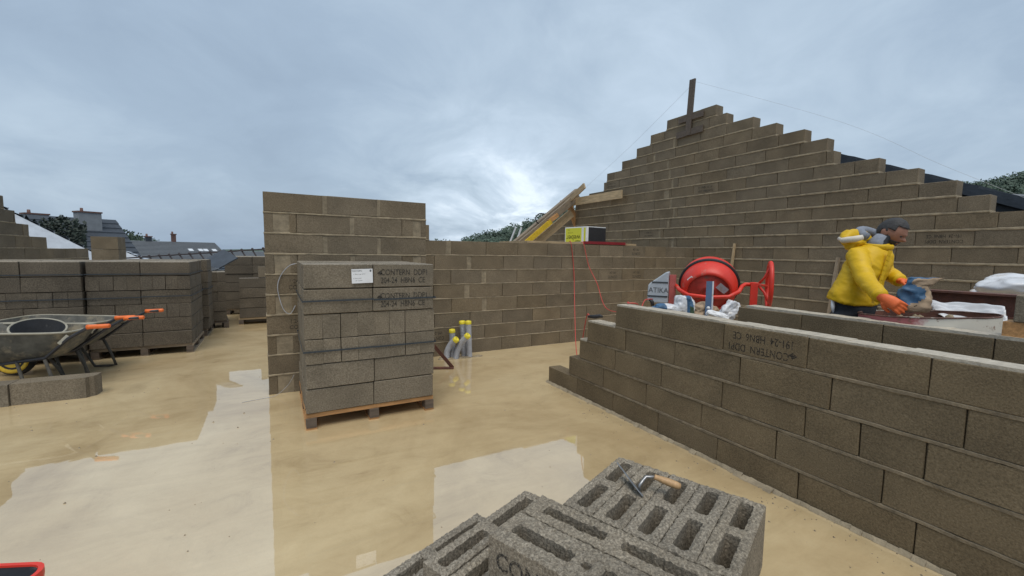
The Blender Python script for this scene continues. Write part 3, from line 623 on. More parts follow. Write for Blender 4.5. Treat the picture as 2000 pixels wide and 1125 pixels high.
# ------------------------------------------------------------------ hollow blocks in the foreground
E1 = Vector((.927, .375, 0)); E2 = Vector((.375, -.927, 0)); P0 = Vector((1.5318, 1.5833, 0))
def hollow(name_label, e1a, e1b, e2a, e2b, zt, depth, axis, cav, grip=False, group='hollow concrete blocks of the foreground stack', seed=0, mtx=None):
    "block with through cores; axis = long direction (1 or 2); real holes cut in a fine grid"
    L = (e1b - e1a) if axis == 1 else (e2b - e2a); W = (e2b - e2a) if axis == 1 else (e1b - e1a)
    nx = max(8, round(L / 0.0085)); ny = max(5, round(W / 0.0085)); rg = random.Random(seed)
    slots = [(u, W * .5, l / 2, w / 2) for u, l, w in cav]
    def sdf(x, y):
        d = 9
        for cx_, cy_, hl, hw in slots:
            qx = abs(x - cx_) - hl + 0.012; qy = abs(y - cy_) - hw + 0.012
            v = math.hypot(max(qx, 0), max(qy, 0)) + min(max(qx, qy), 0) - 0.012; d = min(d, v)
        return d
    def pos(i, j):
        x = L * i / nx; y = W * j / ny; d = sdf(x, y); s = seed * 3.1
        if abs(d) < 0.0075:
            e = 1e-4; g = Vector((sdf(x + e, y) - d, sdf(x, y + e) - d)) / e
            if g.length > 0.1: g.normalize(); x -= d * g.x; y -= d * g.y
        edge = i in (0, nx) or j in (0, ny)
        a = mnoise.noise((x * 70 + s, y * 70, s)); b = mnoise.noise((x * 160 + s, y * 160, 4 + s)); c_ = mnoise.noise((x * 120, y * 120 + s, 9))
        z = 0.0055 * a + 0.0038 * b + 0.002 * rg.uniform(-1, 1)
        if edge or abs(d) < 0.009: z -= 0.004 + 0.005 * abs(c_); x += 0.0035 * b; y += 0.0035 * c_
        return Vector((x, y, z))
    P = [[pos(i, j) for j in range(ny + 1)] for i in range(nx + 1)]
    solid = [[sdf(L * (i + .5) / nx, W * (j + .5) / ny) > 0 for j in range(ny)] for i in range(nx)]
    vs = []; ix = {}
    def vid(i, j, lev):
        if (i, j, lev) not in ix:
            q = P[i][j]; ix[(i, j, lev)] = len(vs); vs.append(q if lev == 0 else Vector((min(max(q.x, 0), L), min(max(q.y, 0), W), -0.02)) if lev == 1 else Vector((min(max(q.x, 0), L), min(max(q.y, 0), W), -depth)))
        return ix[(i, j, lev)]
    fs = []
    for i in range(nx):
        for j in range(ny):
            if solid[i][j]: fs.append((vid(i, j, 0), vid(i + 1, j, 0), vid(i + 1, j + 1, 0), vid(i, j + 1, 0)))
            for (di, dj, a, b) in ((1, 0, (i + 1, j), (i + 1, j + 1)), (-1, 0, (i, j + 1), (i, j)), (0, 1, (i + 1, j + 1), (i, j + 1)), (0, -1, (i, j), (i + 1, j))):
                ii, jj = i + di, j + dj; o = solid[ii][jj] if 0 <= ii < nx and 0 <= jj < ny else False
                if solid[i][j] and not o:
                    for l in (0, 1): fs.append((vid(*a, l), vid(*a, l + 1), vid(*b, l + 1), vid(*b, l)))
    org = P0 + E1 * e1a + E2 * e2a + Vector((0, 0, zt))
    # grid frame is right-handed: x along the long side, y across
    X = E1 if axis == 1 else E2; Y = E2 if axis == 1 else E1
    fr = [tuple(reversed(f)) for f in fs] if X.cross(Y).z < 0 else fs
    mt = Matrix(((X.x, Y.x, 0, 0), (X.y, Y.y, 0, 0), (0, 0, 1, 0), (0, 0, 0, 1)))
    mb = MB(); mb.add([mt @ v for v in vs], fr)
    o = mb.obj('hollow_block', M['block_new'], None, org)
    return tag(o, name_label, 'concrete block', group)
C2 = [(0.14, .205, .054), (0.40, .205, .054)]
LB = ['pale hollow block at the back corner of the foreground stack, under the trowel blade',
      'pale hollow block second from the back corner, under the trowel neck',
      'middle one of the five parallel hollow blocks, under the trowel handle',
      'hollow block between the trowel handle block and the right end block',
      'hollow block at the right end of the foreground stack with a smooth outer face']
for i in range(5): hollow(LB[i], -.545, -.005, i * .1325 + .001, i * .1325 + .1305, .4, .275, 1, C2, seed=i + 1)
hollow('hollow block laid across the front of the five parallel blocks', -.697, -.552, -.10, .66, .4, .275, 2, [(.20, .27, .052), (.545, .29, .052)], seed=7)
fb = hollow('frontmost wide hollow block with smeared ink print on its near face', -.891, -.704, -.105, .645, .4, .275, 2, [(.175, .255, .058), (.355, .035, .035), (.545, .26, .058)], seed=8)
hollow('low hollow block left of the frontmost block, showing a row of long slots', -.97, -.29, -.385, -.255, .2, .19, 1, [(.17, .27, .05), (.50, .27, .05)], seed=9)
hollow('low hollow block wedged between the slotted block and the frontmost block', -1.02, -.34, -.245, -.115, .2, .19, 1, [(.17, .27, .05), (.50, .27, .05)], seed=10)
hollow('lowest hollow block at the outer left of the foreground stack', -1.18, -.50, -.535, -.405, .115, .11, 1, [(.17, .27, .05), (.50, .27, .05)], seed=11)
bs = MB(); bs.add([P0 + E1 * a + E2 * b + Vector((0, 0, z)) for z in (0.0, .122) for a, b in ((-.885, -.1), (-.885, .64), (-.01, .64), (-.01, -.0))], [(0, 1, 2, 3), (7, 6, 5, 4), (0, 4, 5, 1), (1, 5, 6, 2), (2, 6, 7, 3), (3, 7, 4, 0)])
tag(bs.obj('pallet', M['wood_dark']), 'dark pallet base under the foreground hollow blocks', 'pallet', 'wooden pallets under the block packs')
# ink smears on the frontmost block
q = MB()
for (u, z, s) in ():
    n = 9; q.add([E2 * (u + s * random.uniform(.5, 1) * math.cos(6.28 * i / n)) - E1 * 0.0015 + Vector((0, 0, z + 1.2 * s * random.uniform(.5, 1) * math.sin(6.28 * i / n))) for i in range(n)], [tuple(range(n))])
fr_ = Matrix(((E2.x, 0, -E1.x), (E2.y, 0, -E1.y), (0, 1, 0))).to_euler()
print_on(fb, 'CONTERN DDP1', .085, E2 * .36 - E1 * .0022 + Vector((0, 0, -.085)), fr_, (1, 1.1, 1)); print_on(fb, '204-24 HBN6', .085, E2 * .34 - E1 * .0022 + Vector((0, 0, -.175)), fr_, (1, 1.1, 1))

# trowel lying across two cores
tr = thing('trowel', 'bricklaying trowel with wooden handle lying on the foreground hollow blocks', 'trowel', P0 + Vector((0, 0, .4)))
def fg(px, py, z): 
    d = FWD + RGT * ((px - 1000) / FPX) + DWN * ((py - 562.5) / FPX); return CAM + d * ((z - CAM.z) / d.z) - tr.location
tip = fg(1205, 903, .455); ta = fg(1256, 969, .408); nk = fg(1249, 957, .422)
mb = MB(); sidev = Vector((-.35, -.9, 0)).normalized(); d = (tip - ta).normalized(); sd = (tr.location + ta - CAM).normalized() * 0.05 + Vector((0, 0, .004))
pl = [ta + sd * .15, ta - sd * .15 , ta - sd + d * .06, tip - sd * .1, tip + sd * .1, ta + sd + d * .06]
up = (tip - ta).cross(sd).normalized() * 0.0022
if up.z < 0: up = -up
mb.add([p - up for p in pl] + [p + up for p in pl], [tuple(reversed(range(6))), tuple(range(6, 12))] + [(j, (j + 1) % 6, 6 + (j + 1) % 6, 6 + j) for j in range(6)])
mb.obj('blade', M['steel'], tr)
h0 = fg(1262, 931, .465); h1 = fg(1280, 932, .47); h2 = fg(1330, 951, .447)
mb = MB(); mb.tube([nk, nk + Vector((0, 0, .022)), (nk + h0) / 2 + Vector((0, 0, .012)), h0, h1], .0065, 10); mb.obj('neck', M['steel'], tr)
mb = MB(); dd = h2 - h1; mb.tube([h1 - dd * .04, h1, h1 + dd * .1, h1 + dd * .12, h1 + dd * .5, h1 + dd * .85, h1 + dd * .97, h2], [.011, .0115, .0115, .0125, .0165, .0155, .012, .004], 14); mb.obj('handle', M['handle_wood'], tr)

# ------------------------------------------------------------------ ink prints on the walls
def wall_print(parent, blk, lines, size, off, rot, sx_=0.8):
    n = len(lines)
    for i, s in enumerate(lines):
        print_on(blk, s, size, off(i), rot, (sx_, 1.1, 1))
def nearest(made, k, pos, axis):
    return min((o for (kk, s), o in made.items() if kk == k), key=lambda o: abs(o.location[0 if axis == 'x' else 1] - pos))
# stepped partition, stamp upside down
blk = nearest(part, 4, 1.52, 'y')     # local x runs along +Y of the site, face looks to -X = local +y
RU = (R(90), R(180), R(180))
print_on(blk, 'CONTERN  DDP1', 0.058, (0.03, 0.0765, -0.045), RU, (0.86, 1.15, 1))
print_on(blk, '191-24  HBN6  CE', 0.058, (0.0, 0.0765, 0.03), RU, (0.86, 1.15, 1))
lg = MB(); logo(lg, 0.055); lg.obj('ink_logo', M['ink'], blk, (-0.185, 0.0765, -0.04), RU)
# gable, right of the worker's head and small ones further along
for k, pos, sz in ((8, 1.95, 0.052), (13, 5.42, 0.05), (9, 6.95, 0.04), (15, 7.9, 0.045)):
    blk = nearest(gable, k, pos, 'y'); w = blk.dimensions.x if blk.dimensions.x else 0.5
    if w < 0.3 and k != 15: continue
    s = min(1.0, w / 0.52)
    print_on(blk, 'CONTERN  DDP1', sz, (0.0, 0.1016, -0.035), RU, (0.85 * s, 1.1, 1)); print_on(blk, '191-24  HBN6  CE', sz, (0.0, 0.1016, 0.03), RU, (0.8 * s, 1.1, 1))
# low back wall: half stamps on cut blocks
R0 = (R(90), 0, 0); R180 = (R(90), R(180), 0)
for k, pos in ((7, 5.57), (5, 5.05), (5, 5.6), (1, 1.93)):
    blk = nearest(back, k, pos, 'x'); lx = pos - blk.location.x; s = 1 if k > 1 else .9
    print_on(blk, 'CONTE', 0.066, (lx, -0.1013, -0.038), R180, (0.9 * s, 1, 1)); print_on(blk, '191-24', 0.062, (lx, -0.1013, 0.034), R180, (0.86 * s, 1, 1))
for k, pos in ((5, 0.2), (3, 0.2)):
    blk = nearest(pier, k, pos, 'x'); lx = pos - blk.location.x
    print_on(blk, '1 24 HB', 0.058, (lx, -0.1014, 0.028), R0, (0.85, 1, 1)); print_on(blk, 'CONT', 0.058, (lx - .01, -0.1014, -0.032), R0, (0.9, 1, 1))
# loops of strapping caught on the pier
def strand(pts, r, name, m, label=None, cat=None, parent=None, group=None, flat=None):
    mb = MB(); P = [Vector(p) for p in pts]; Q = []
    for i in range(len(P) - 1):
        p0 = P[max(i - 1, 0)]; p1 = P[i]; p2 = P[i + 1]; p3 = P[min(i + 2, len(P) - 1)]
        for j in range(6):
            t = j / 6; Q.append(0.5 * ((2 * p1) + (p2 - p0) * t + (2 * p0 - 5 * p1 + 4 * p2 - p3) * t * t + (3 * p1 - p0 - 3 * p2 + p3) * t ** 3))
    Q.append(P[-1]); mb.tube(Q, flat or r, 6); o = mb.obj(name, M[m], parent)
    return tag(o, label, cat, group)
strand([(0.22, 4.70, 1.30), (0.13, 4.72, 1.28), (0.05, 4.74, 1.18), (0.02, 4.735, 1.05), (0.06, 4.73, 0.86), (0.12, 4.73, 0.80), (0.17, 4.735, 0.88)], .004, 'loose_strap', 'conduit', 'loose loop of pale plastic strap hanging on the pier by the pack', 'strap')
strand([(0.14, 4.66, 0.20), (0.08, 4.66, 0.10), (-0.02, 4.65, 0.02), (-0.12, 4.66, 0.003), (-0.30, 4.62, 0.003)], .0018, 'loose_strap', 'conduit', 'pale plastic strap trailing on the floor at the foot of the pier', 'strap')

# ------------------------------------------------------------------ conduits rising from the floor
for i, (pts, lab) in enumerate((([(1.99, 5.36, 0), (2.00, 5.36, .1), (2.04, 5.33, .2), (2.09, 5.27, .27)], 'grey corrugated conduit leaning right with yellow cap, leftmost of five'),
                 ([(2.09, 5.40, 0), (2.09, 5.40, .2), (2.08, 5.39, .37)], 'short upright grey conduit with yellow cap behind the two leaning ones'),
                 ([(2.11, 5.33, 0), (2.13, 5.32, .1), (2.17, 5.28, .22), (2.23, 5.21, .32)], 'grey corrugated conduit bent to the right with its round yellow cap facing out'),
                 ([(2.27, 5.42, 0), (2.26, 5.42, .25), (2.24, 5.43, .47)], 'tall thin grey conduit with yellow cap behind the ribbed one'),
                 ([(2.31, 5.33, 0), (2.30, 5.33, .25), (2.29, 5.33, .48)], 'tallest grey ribbed conduit, rightmost of five by the low wall'))):
    t = thing('conduit', lab, 'conduit', pts[0], 0, 'yellow-capped conduits rising from the floor')
    P = [Vector(p) - Vector(pts[0]) for p in pts]; Q = []; rr = []
    n = 64 if i == 4 else 48
    L = len(P) - 1
    for q in range(n + 1):
        s = q / n * L; k = min(int(s), L - 1); f = s - k
        p0 = P[max(k - 1, 0)]; p1 = P[k]; p2 = P[k + 1]; p3 = P[min(k + 2, L)]
        Q.append(0.5 * ((2 * p1) + (p2 - p0) * f + (2 * p0 - 5 * p1 + 4 * p2 - p3) * f * f + (3 * p1 - p0 - 3 * p2 + p3) * f ** 3))
        rr.append(.038 + (.0035 if q % 2 else 0))
    mb = MB(); mb.tube(Q, rr, 14, smooth=False); mb.obj('pipe', M['conduit'], t)
    d = (Q[-1] - Q[-2]).normalized(); mb = MB(); mt = Matrix.Translation(Q[-1]) @ d.to_track_quat('Z', 'Y').to_matrix().to_4x4()
    mb.lathe([(0.0, .012), (.018, .010), (.024, .024), (.040, .020), (.043, 0), (.043, -.022)], 16, mtx=mt); mb.obj('cap', M['yellow_cap'], t)
hp = MB()
for i in range(26):
    a = random.uniform(0, 6.28); r = random.uniform(.04, .26); p = Vector((2.17 + r * math.cos(a) * 1.2, 5.36 + r * math.sin(a) * .45, 0)); s = random.uniform(.02, .05)
    hp.ell(p, (s * 1.5, s, s * .35), 8)
tag(hp.obj('mortar_heap', M['mortar']), kind='stuff')
# rusty angle frame standing by the pack
t = thing('angle_iron', 'rusty steel angle iron leaning behind the pallet next to the conduits', 'angle iron', (1.75, 4.95, 0))
mb = MB(); mb.bar((-.10, .1, .34), (.14, -.08, .012), .045, .008, up=(1, 1, 0)); mb.obj('upright', M['rust'], t)
mb = MB(); mb.bar((-.15, .05, .010), (.15, -.085, .010), .07, .012); mb.obj('foot', M['rust'], t)

# ------------------------------------------------------------------ wheelbarrows
def barrow(org, ang, label, second=False):
    t = thing('wheelbarrow', label, 'wheelbarrow', org, ang, 'wheelbarrows by the block stacks')
    # local x points to the wheel; tray rim height .60
    def ring(x0, x1, w0, w1, z0, z1, n=40):
        r = []
        for i in range(n):
            th = 2 * math.pi * i / n; c, s = math.cos(th), math.sin(th); p = 0.42
            u = math.copysign(abs(c) ** p, c); v = math.copysign(abs(s) ** p, s); f = (u + 1) / 2
            r.append(((x0 + x1) / 2 + u * (x1 - x0) / 2, v * (w0 + (w1 - w0) * f), z0 + (z1 - z0) * f))
        return r
    rg = [ring(0, .95, .27, .33, .60, .63), ring(.10, .86, .21, .27, .44, .42), ring(.24, .68, .15, .18, .325, .315)]
    n = 40; mb = MB(); vs = rg[0] + rg[1] + rg[2]
    fs = [(i * n + j, i * n + (j + 1) % n, (i + 1) * n + (j + 1) % n, (i + 1) * n + j) for i in range(2) for j in range(n)] + [tuple(range(2 * n, 3 * n))]
    mb.add(vs, fs, smooth=True)
    inner = [[(x * .985 + .007, y * .97, z + .004) for x, y, z in r] for r in rg]; k = len(mb.v)
    mb.add(inner[0] + inner[1] + inner[2], [tuple(reversed(f)) for f in fs], smooth=True); mb.obj('tray', M['tray'], t)
    mb = MB(); mb.tube(rg[0] + [rg[0][0], rg[0][1]], .011, 8, cap=False); mb.obj('rim', M['rim'], t)
    for s in (-1, 1):
        fr = MB(); fr.tube([(-.33, s * .255, .665), (-.20, s * .275, .66), (-.02, s * .26, .55), (.22, s * .19, .35), (.62, s * .15, .295), (1.02, s * .08, .2)], .016, 10); f = fr.obj('frame_tube', M['bolt'], t)
        gp = MB(); gp.tube([(-.37, s * .275, .668), (-.36, s * .275, .668), (-.21, s * .275, .662), (-.185, s * .275, .66)], [.015, .021, .021, .024], 12); gp.obj('grip', M['orange'], t)
        lg = MB(); lg.tube([(.22, s * .2, .34), (.16, s * .22, .16), (.13, s * .235, .02), (.20, s * .24, .014), (.34, s * .23, .015), (.40, s * .21, .16), (.46, s * .17, .31)], .014, 8); lg.obj('leg', M['barrow_leg'], t)
        br = MB(); br.bar((.06, s * .262, .50), (-.0, s * .235, .575), .03, .006, up=(0, 1, 0)); br.obj('brace', M['rim'], t)
    w = MB(); w.lathe([(.10, -.045), (.155, -.05), (.185, -.03), (.195, 0), (.185, .03), (.155, .05), (.10, .045)], 28, mtx=Matrix.Translation((.93, 0, .196)) @ Matrix.Rotation(R(90), 4, 'X'))
    wo = w.obj('wheel', M['black'], t)
    hb = MB(); hb.lathe([(0, -.03), (.05, -.035), (.14, -.050), (.162, -.053), (.162, .053), (.14, .050), (.05, .035), (0, .03)], 24, mtx=Matrix.Translation((.93, 0, .196)) @ Matrix.Rotation(R(90), 4, 'X')); hb.obj('hub', M['yellow_paint'], wo)
    return t
AB = math.atan2(.27, -.963)
barrow((-1.70, 5.86, 0), AB, 'dirty wheelbarrow with orange grips in front, a black bucket lying in its tray')
barrow((-1.64, 6.46, 0), AB, 'second dirty wheelbarrow standing close behind the one with the bucket')
bk = thing('mortar_bucket', 'black rubber mortar bucket lying tilted in the wheelbarrow tray', 'bucket', (-2.10, 6.02, .50))
bk.rotation_euler = (R(20), R(10), 0)
mb = MB(); mb.lathe([(0, -.11), (.13, -.11), (.19, .11), (.205, .115), (.205, .125), (.185, .125), (.125, -.095), (0, -.095)], 32); mb.obj('shell', M['bucket'], bk)
mb = MB(); mb.tube([(.197 * math.cos(6.2832 * i / 32), .197 * math.sin(6.2832 * i / 32), .122) for i in range(34)], .010, 8, cap=False); mb.obj('lip', M['rim'], bk)
# red tool tray at the bottom left edge
rt = thing('tool_tray', 'red tray with a dark inside at the bottom left corner of the picture', 'tray', (-.93, 2.02, 0), R(112))
mb = MB(); n = 10
def rr_(hx, hy, r, z):
    q = []
    for cx_, cy_, a0 in ((hx - r, hy - r, 0), (-hx + r, hy - r, 90), (-hx + r, -hy + r, 180), (hx - r, -hy + r, 270)):
        for i in range(6): a = R(a0 + 18 * i); q.append((cx_ + r * math.cos(a), cy_ + r * math.sin(a), z))
    return q
rs = [rr_(.17, .25, .05, 0), rr_(.20, .28, .06, .28), rr_(.20, .28, .06, .30), rr_(.186, .266, .05, .30), rr_(.15, .23, .04, .02)]
m_ = 24; mb.add(sum(rs, []), [(i * m_ + j, i * m_ + (j + 1) % m_, (i + 1) * m_ + (j + 1) % m_, (i + 1) * m_ + j) for i in range(4) for j in range(m_)]); mb.obj('shell', M['red'], rt)
mb = MB(); mb.add([(x, y, .293) for x, y, z in rr_(.1865, .2665, .05, 0)], [tuple(range(24))]); mb.obj('dark_inside_sheet', M['bucket'], rt)  # flat dark sheet below the rim stands in for the dark inside
rt.location = (-1.02, 1.895, 0); rt.rotation_euler = (0, 0, R(-24))

# ------------------------------------------------------------------ things on the low back wall
pb = MB(); pb.box((3.35, 5.57, 1.592), (5.6, 6.5, 1.625)); tag(pb.obj('scaffold_board', M['wood_pale']), 'pale scaffold boarding lying along the top of the low back wall', 'board')
wbx = thing('mortar_sack_box', 'yellow printed box lying upside down on the low back wall, one side black', 'box', (4.5, 5.6, 1.627))
yd = Vector((-.11, .994, 0)); dd_ = Vector((.994, .11, 0)); LY, LD, HB = .52, .46, .265
def boxq(name, m, a0, a1, b0, b1, z0, z1):
    b = MB(); vs = [yd * a + dd_ * c + Vector((0, 0, z)) for z in (z0, z1) for a, c in ((a0, b0), (a1, b0), (a1, b1), (a0, b1))]
    b.add(vs, [(0, 1, 2, 3), (7, 6, 5, 4), (0, 4, 5, 1), (1, 5, 6, 2), (2, 6, 7, 3), (3, 7, 4, 0)]); return b.obj(name, m, wbx)
boxq('body', M['white'], 0, LY, .004, LD, 0, HB)
boxq('front_panel', M['yellow_print'], .115, LY - .02, 0, .0035, .012, HB - .02)
boxq('edge_panel', M['yellow_print'], .02, .06, 0, .003, .012, HB - .02)
boxq('side_panel', M['black'], -.004, 0, .05, LD, .0, HB - .012)
rz = math.atan2(-yd.x, yd.y)
rotm = Matrix(((-yd.x, 0, -dd_.x), (-yd.y, 0, -dd_.y), (0, 1, 0)))  # columns: text right, text up, normal
rot180 = (rotm @ Matrix(((-1, 0, 0), (0, -1, 0), (0, 0, 1)))).to_euler()
def wb_text(s, size, a, z, sx_=1, sy_=1): print_on(wbx, s, size, yd * a - dd_ * .0015 + Vector((0, 0, z)), rot180, (sx_, sy_, 1), name='brand_print')
wb_text('weber', .125, .305, .085, 1.05, 1.0); wb_text('mortier colle', .024, .38, .165); wb_text('25 kg', .024, .42, .215)
mb = MB(); mb.tube([yd * .13 - dd_ * .001 + Vector((0, 0, .022)), yd * .2 - dd_ * .0015 + Vector((0, 0, .03)), yd * .26 - dd_ * .0015 + Vector((0, 0, .024))], .006, 6); mb.obj('print_swash', M['ink'], wbx)
mr = thing('steel_angle', 'maroon steel bar lying on the low back wall in front of the yellow box', 'bar', (4.42, 5.535, 1.600))
mb = MB(); mb.box((0, .002, .0), (.92, .04, .008)); mb.obj('flange', M['maroon'], mr); mb = MB(); mb.box((0, .03, .008), (.92, .038, .045)); mb.obj('web', M['maroon'], mr)
def plank(name, p, q, w, h, m, label, cat='plank', group=None, up=(0, 0, 1), far=0, ext=1.0):
    p = Vector(p); q = Vector(q)
    if far: p = CAM + (p - CAM) * far; q = CAM + (q - CAM) * far; p = q + (p - q) * ext; w *= far; h *= far
    d = (q - p); L = d.length; d.normalize(); u = Vector(up); s = d.cross(u).normalized(); u = s.cross(d).normalized()
    mb = MB(); n = 8
    for i in range(n + 1):
        for a, b in ((-1, -1), (1, -1), (1, 1), (-1, 1)): pass
    vs = []
    for i in range(n + 1):
        for a, b in ((-1, -1), (1, -1), (1, 1), (-1, 1)): vs.append((L * i / n, a * w / 2 + .002 * mnoise.noise((i * .7, a, p.x)), b * h / 2 + .002 * mnoise.noise((i * .9, b, p.y))))
    fs = [(i * 4 + j, i * 4 + (j + 1) % 4, i * 4 + 4 + (j + 1) % 4, i * 4 + 4 + j) for i in range(n) for j in range(4)] + [(3, 2, 1, 0), (n * 4, n * 4 + 1, n * 4 + 2, n * 4 + 3)]
    mb.add(vs, fs); o = mb.obj(name, M[m]); o.matrix_world = Matrix(((d.x, s.x, u.x, p.x), (d.y, s.y, u.y, p.y), (d.z, s.z, u.z, p.z), (0, 0, 0, 1)))
    return tag(o, label, cat, group)
G_ = 'timbers leaning behind the low wall'; FK = 1.5
plank('timber_beam', (3.62, 6.25, 1.66), (4.80, 6.25, 2.56), .10, .10, 'wood', 'upper grey beam of the leaning timbers, ending highest beside the plank', 'beam', G_, far=FK, ext=2.1)
plank('timber_beam', (3.60, 6.05, 1.645), (4.66, 6.05, 2.45), .045, .12, 'wood', 'weathered board lying along the upper edge of the leaning grey beam', 'beam', G_, far=FK, ext=2.2)
plank('formwork_board', (3.68, 6.02, 1.665), (4.08, 6.02, 1.975), .03, .085, 'yellow_paint', 'short yellow board at the foot of the leaning timbers', 'board', G_, far=FK, ext=1.3)
plank('formwork_board', (4.03, 6.02, 1.965), (4.22, 6.02, 2.09), .03, .07, 'wood_orange', 'short reddish board above the yellow board on the leaning timbers', 'board', G_, far=FK)
plank('formwork_board', (3.95, 6.15, 1.665), (4.60, 6.15, 2.15), .04, .14, 'wood_pale', 'stained pale board underneath the leaning timbers', 'board', G_, far=FK, ext=2.2)
plank('brace_board', (4.56, 6.20, 2.34), (4.77, 6.20, 1.92), .03, .115, 'wood_orange', 'reddish brace board running down from the timbers towards the yellow box', 'board', G_, far=FK, ext=1.0)
plank('gable_plank', (6.90, 9.75, 2.79), (6.90, 7.36, 2.80), .03, .19, 'wood_pale', 'long pale plank fixed along the gable beside the leaning timbers', 'plank')
plank('notched_board', (6.75, 9.35, 2.72), (6.75, 8.52, 3.12), .04, .14, 'wood_pale', 'short pale board with a broken end sloping above the long plank', 'board')
plank('thin_stick', (3.46, 6.3, 1.63), (3.56, 6.3, 1.86), .02, .02, 'sheet', 'thin pale stick, the left of two standing up behind the low back wall', 'stick', 'two thin sticks behind the low wall', far=FK, ext=6.0)
plank('thin_stick', (3.58, 6.3, 1.63), (3.67, 6.3, 1.87), .02, .025, 'sheet', 'thin pale stick beside the foot of the leaning timbers, the right of two', 'stick', 'two thin sticks behind the low wall', far=FK, ext=6.0)
strand([CAM + (Vector(q) - CAM) * FK for q in ((4.03, 6.15, 2.10), (3.93, 6.15, 2.10), (3.86, 6.15, 2.04), (3.88, 6.15, 1.96), (3.95, 6.15, 1.93), (4.0, 6.15, 1.93))], .016, 'hose_loop', 'black', 'dark loop of hose hooked over the leaning timbers', 'hose')
# red cable
strand([(4.12, 5.55, 1.62), (4.13, 5.515, 1.60), (4.19, 5.50, 1.16), (4.0, 5.2, .55), (3.6, 4.6, .03), (3.3, 4.0, .02), (2.95, 3.7, .3), (2.80, 3.44, .79), (2.76, 3.34, .800)], .0055, 'extension_cable', 'cable', 'red cable dropping straight from the yellow box to the stepped partition', 'cable', group='red cables')
strand([(4.36, 5.55, 1.62), (4.38, 5.51, 1.60), (4.44, 5.44, 1.25), (4.42, 5.2, .98), (3.9, 4.4, .72), (3.3, 3.4, .82), (2.83, 2.88, .995), (2.74, 2.80, 1.006), (2.86, 2.80, .99), (3.2, 3.1, .86), (3.6, 3.42, .93), (3.80, 3.49, .93)], .0055, 'extension_cable', 'cable', 'red cable sagging from the yellow box over the partition to the mixer motor', 'cable', group='red cables')
mb = MB(); mb.tube([(2.73, 3.33, .812), (2.77, 3.27, .816), (2.79, 3.22, .83), (2.795, 3.19, .825)], [.013, .02, .018, .01], 8); tag(mb.obj('cable_plug', M['black']), 'black plug lying on a step of the partition at the cable end', 'plug')

# ------------------------------------------------------------------ ridge post and lines on the gable
rp = thing('ridge_post', 'weathered upright board nailed to the gable peak with two cross battens', 'post', (7.05, 5.74, 3.78))
mb = MB(); mb.bar((0, .03, -.03), (0, -.02, 1.0), .12, .035, up=(1, 0, 0)); mb.obj('board', M['wood_dark'], rp)
for (z, y0, y1, h_) in ((.02, .30, -.30, .12), (.29, .26, -.30, .10)): mb = MB(); mb.bar((.0, y0, z), (.0, y1, z + .01), .022, h_); mb.obj('batten', M['wood_dark'], rp)
strand([(7.04, 5.76, 4.66), (7.0, 7.3, 3.82), (6.95, 9.1, 2.95)], .0017, 'string_line', 'string', 'thin string line running down left from the ridge post', 'string', group='string lines of the gable')
strand([(7.04, 5.70, 4.74), (7.0, 3.2, 3.36), (6.98, 2.05, 2.55), (6.98, 1.2, 1.98)], .0013, 'string_line', 'string', 'thin string line running down right from the ridge post', 'string', group='string lines of the gable')
plank('lean_batten', (6.98, 4.76, 0.0), (7.05, 4.68, 1.66), .035, .035, 'wood_pale', 'thin wooden batten leaning on the gable behind the concrete mixer', 'batten', 'thin battens leaning on the gable', up=(0, 1, 0))
plank('lean_batten', (6.93, 3.15, 0.0), (7.05, 3.09, 1.44), .04, .04, 'wood', 'thin wooden batten leaning on the gable behind the worker in yellow', 'batten', 'thin battens leaning on the gable', up=(0, 1, 0))

# ------------------------------------------------------------------ concrete mixer
mx_c = at(1384, 556, 4.9); vdir = (mx_c - CAM); vdir.z = 0; vdir.normalize()
mixer = thing('concrete_mixer', 'red electric concrete mixer with grey motor housing, its drum turned bottom outwards', 'concrete mixer', (mx_c.x, mx_c.y, 0), math.atan2(vdir.y, vdir.x) - math.pi / 2)
ZM = mx_c.z   # local: x to the right in the picture, y away, z up
tilt = R(22)
md_ = Matrix.Translation((0, 0, ZM)) @ Matrix.Rotation(R(90) + tilt, 4, 'X') @ Matrix.Rotation(R(8), 4, 'Z')   # drum z axis -> -y (to viewer), slightly down
# after rotation local +z points to -y : check sign below
mb = MB(); mb.lathe([(.212, .200), (.218, .222), (.232, .226), (.252, .210), (.275, .165), (.290, .10), (.298, .03), (.298, .0)], 48, mtx=md_)
mb.lathe([(.300, -.005), (.304, -.05), (.300, -.12), (.25, -.22), (.19, -.30), (.187, -.32), (.175, -.32), (.235, -.22), (.285, -.12), (.285, -.005)], 48, mtx=md_); drum = mb.obj('drum', M['red'], mixer)
mb = MB(); mb.lathe([(0, .262), (.022, .262), (.026, .244), (.060, .242), (.064, .250), (.095, .248), (.10, .236), (.16, .224), (.213, .203)], 48, mtx=md_); mb.obj('drum_base', M['red_dirty'], drum)
mb = MB(); pr = []
for i in range(96): pass
mb.lathe([(.297, .014), (.318, .010), (.322, -.004), (.318, -.018), (.297, -.022)], 72, mtx=md_); mb.obj('gear_ring', M['black'], drum)
mb = MB(); q = md_ @ Matrix.Translation((.10, .09, .262)) @ Matrix.Rotation(R(-20), 4, 'Z')
mb = MB(); mt = md_ @ Matrix.Translation((.145, .055, .240)) @ Matrix.Rotation(R(14), 4, 'Y') @ Matrix.Rotation(R(-52), 4, 'Z')
mb.box((-.06, -.035, 0), (.06, .035, .003), mtx=mt); mb.obj('sticker', M['conduit'], drum)
mb = MB(); mt = md_ @ Matrix.Translation((-.165, .185, .205)) @ Matrix.Rotation(R(-24), 4, 'X') @ Matrix.Rotation(R(-26), 4, 'Y') @ Matrix.Rotation(R(30), 4, 'Z')
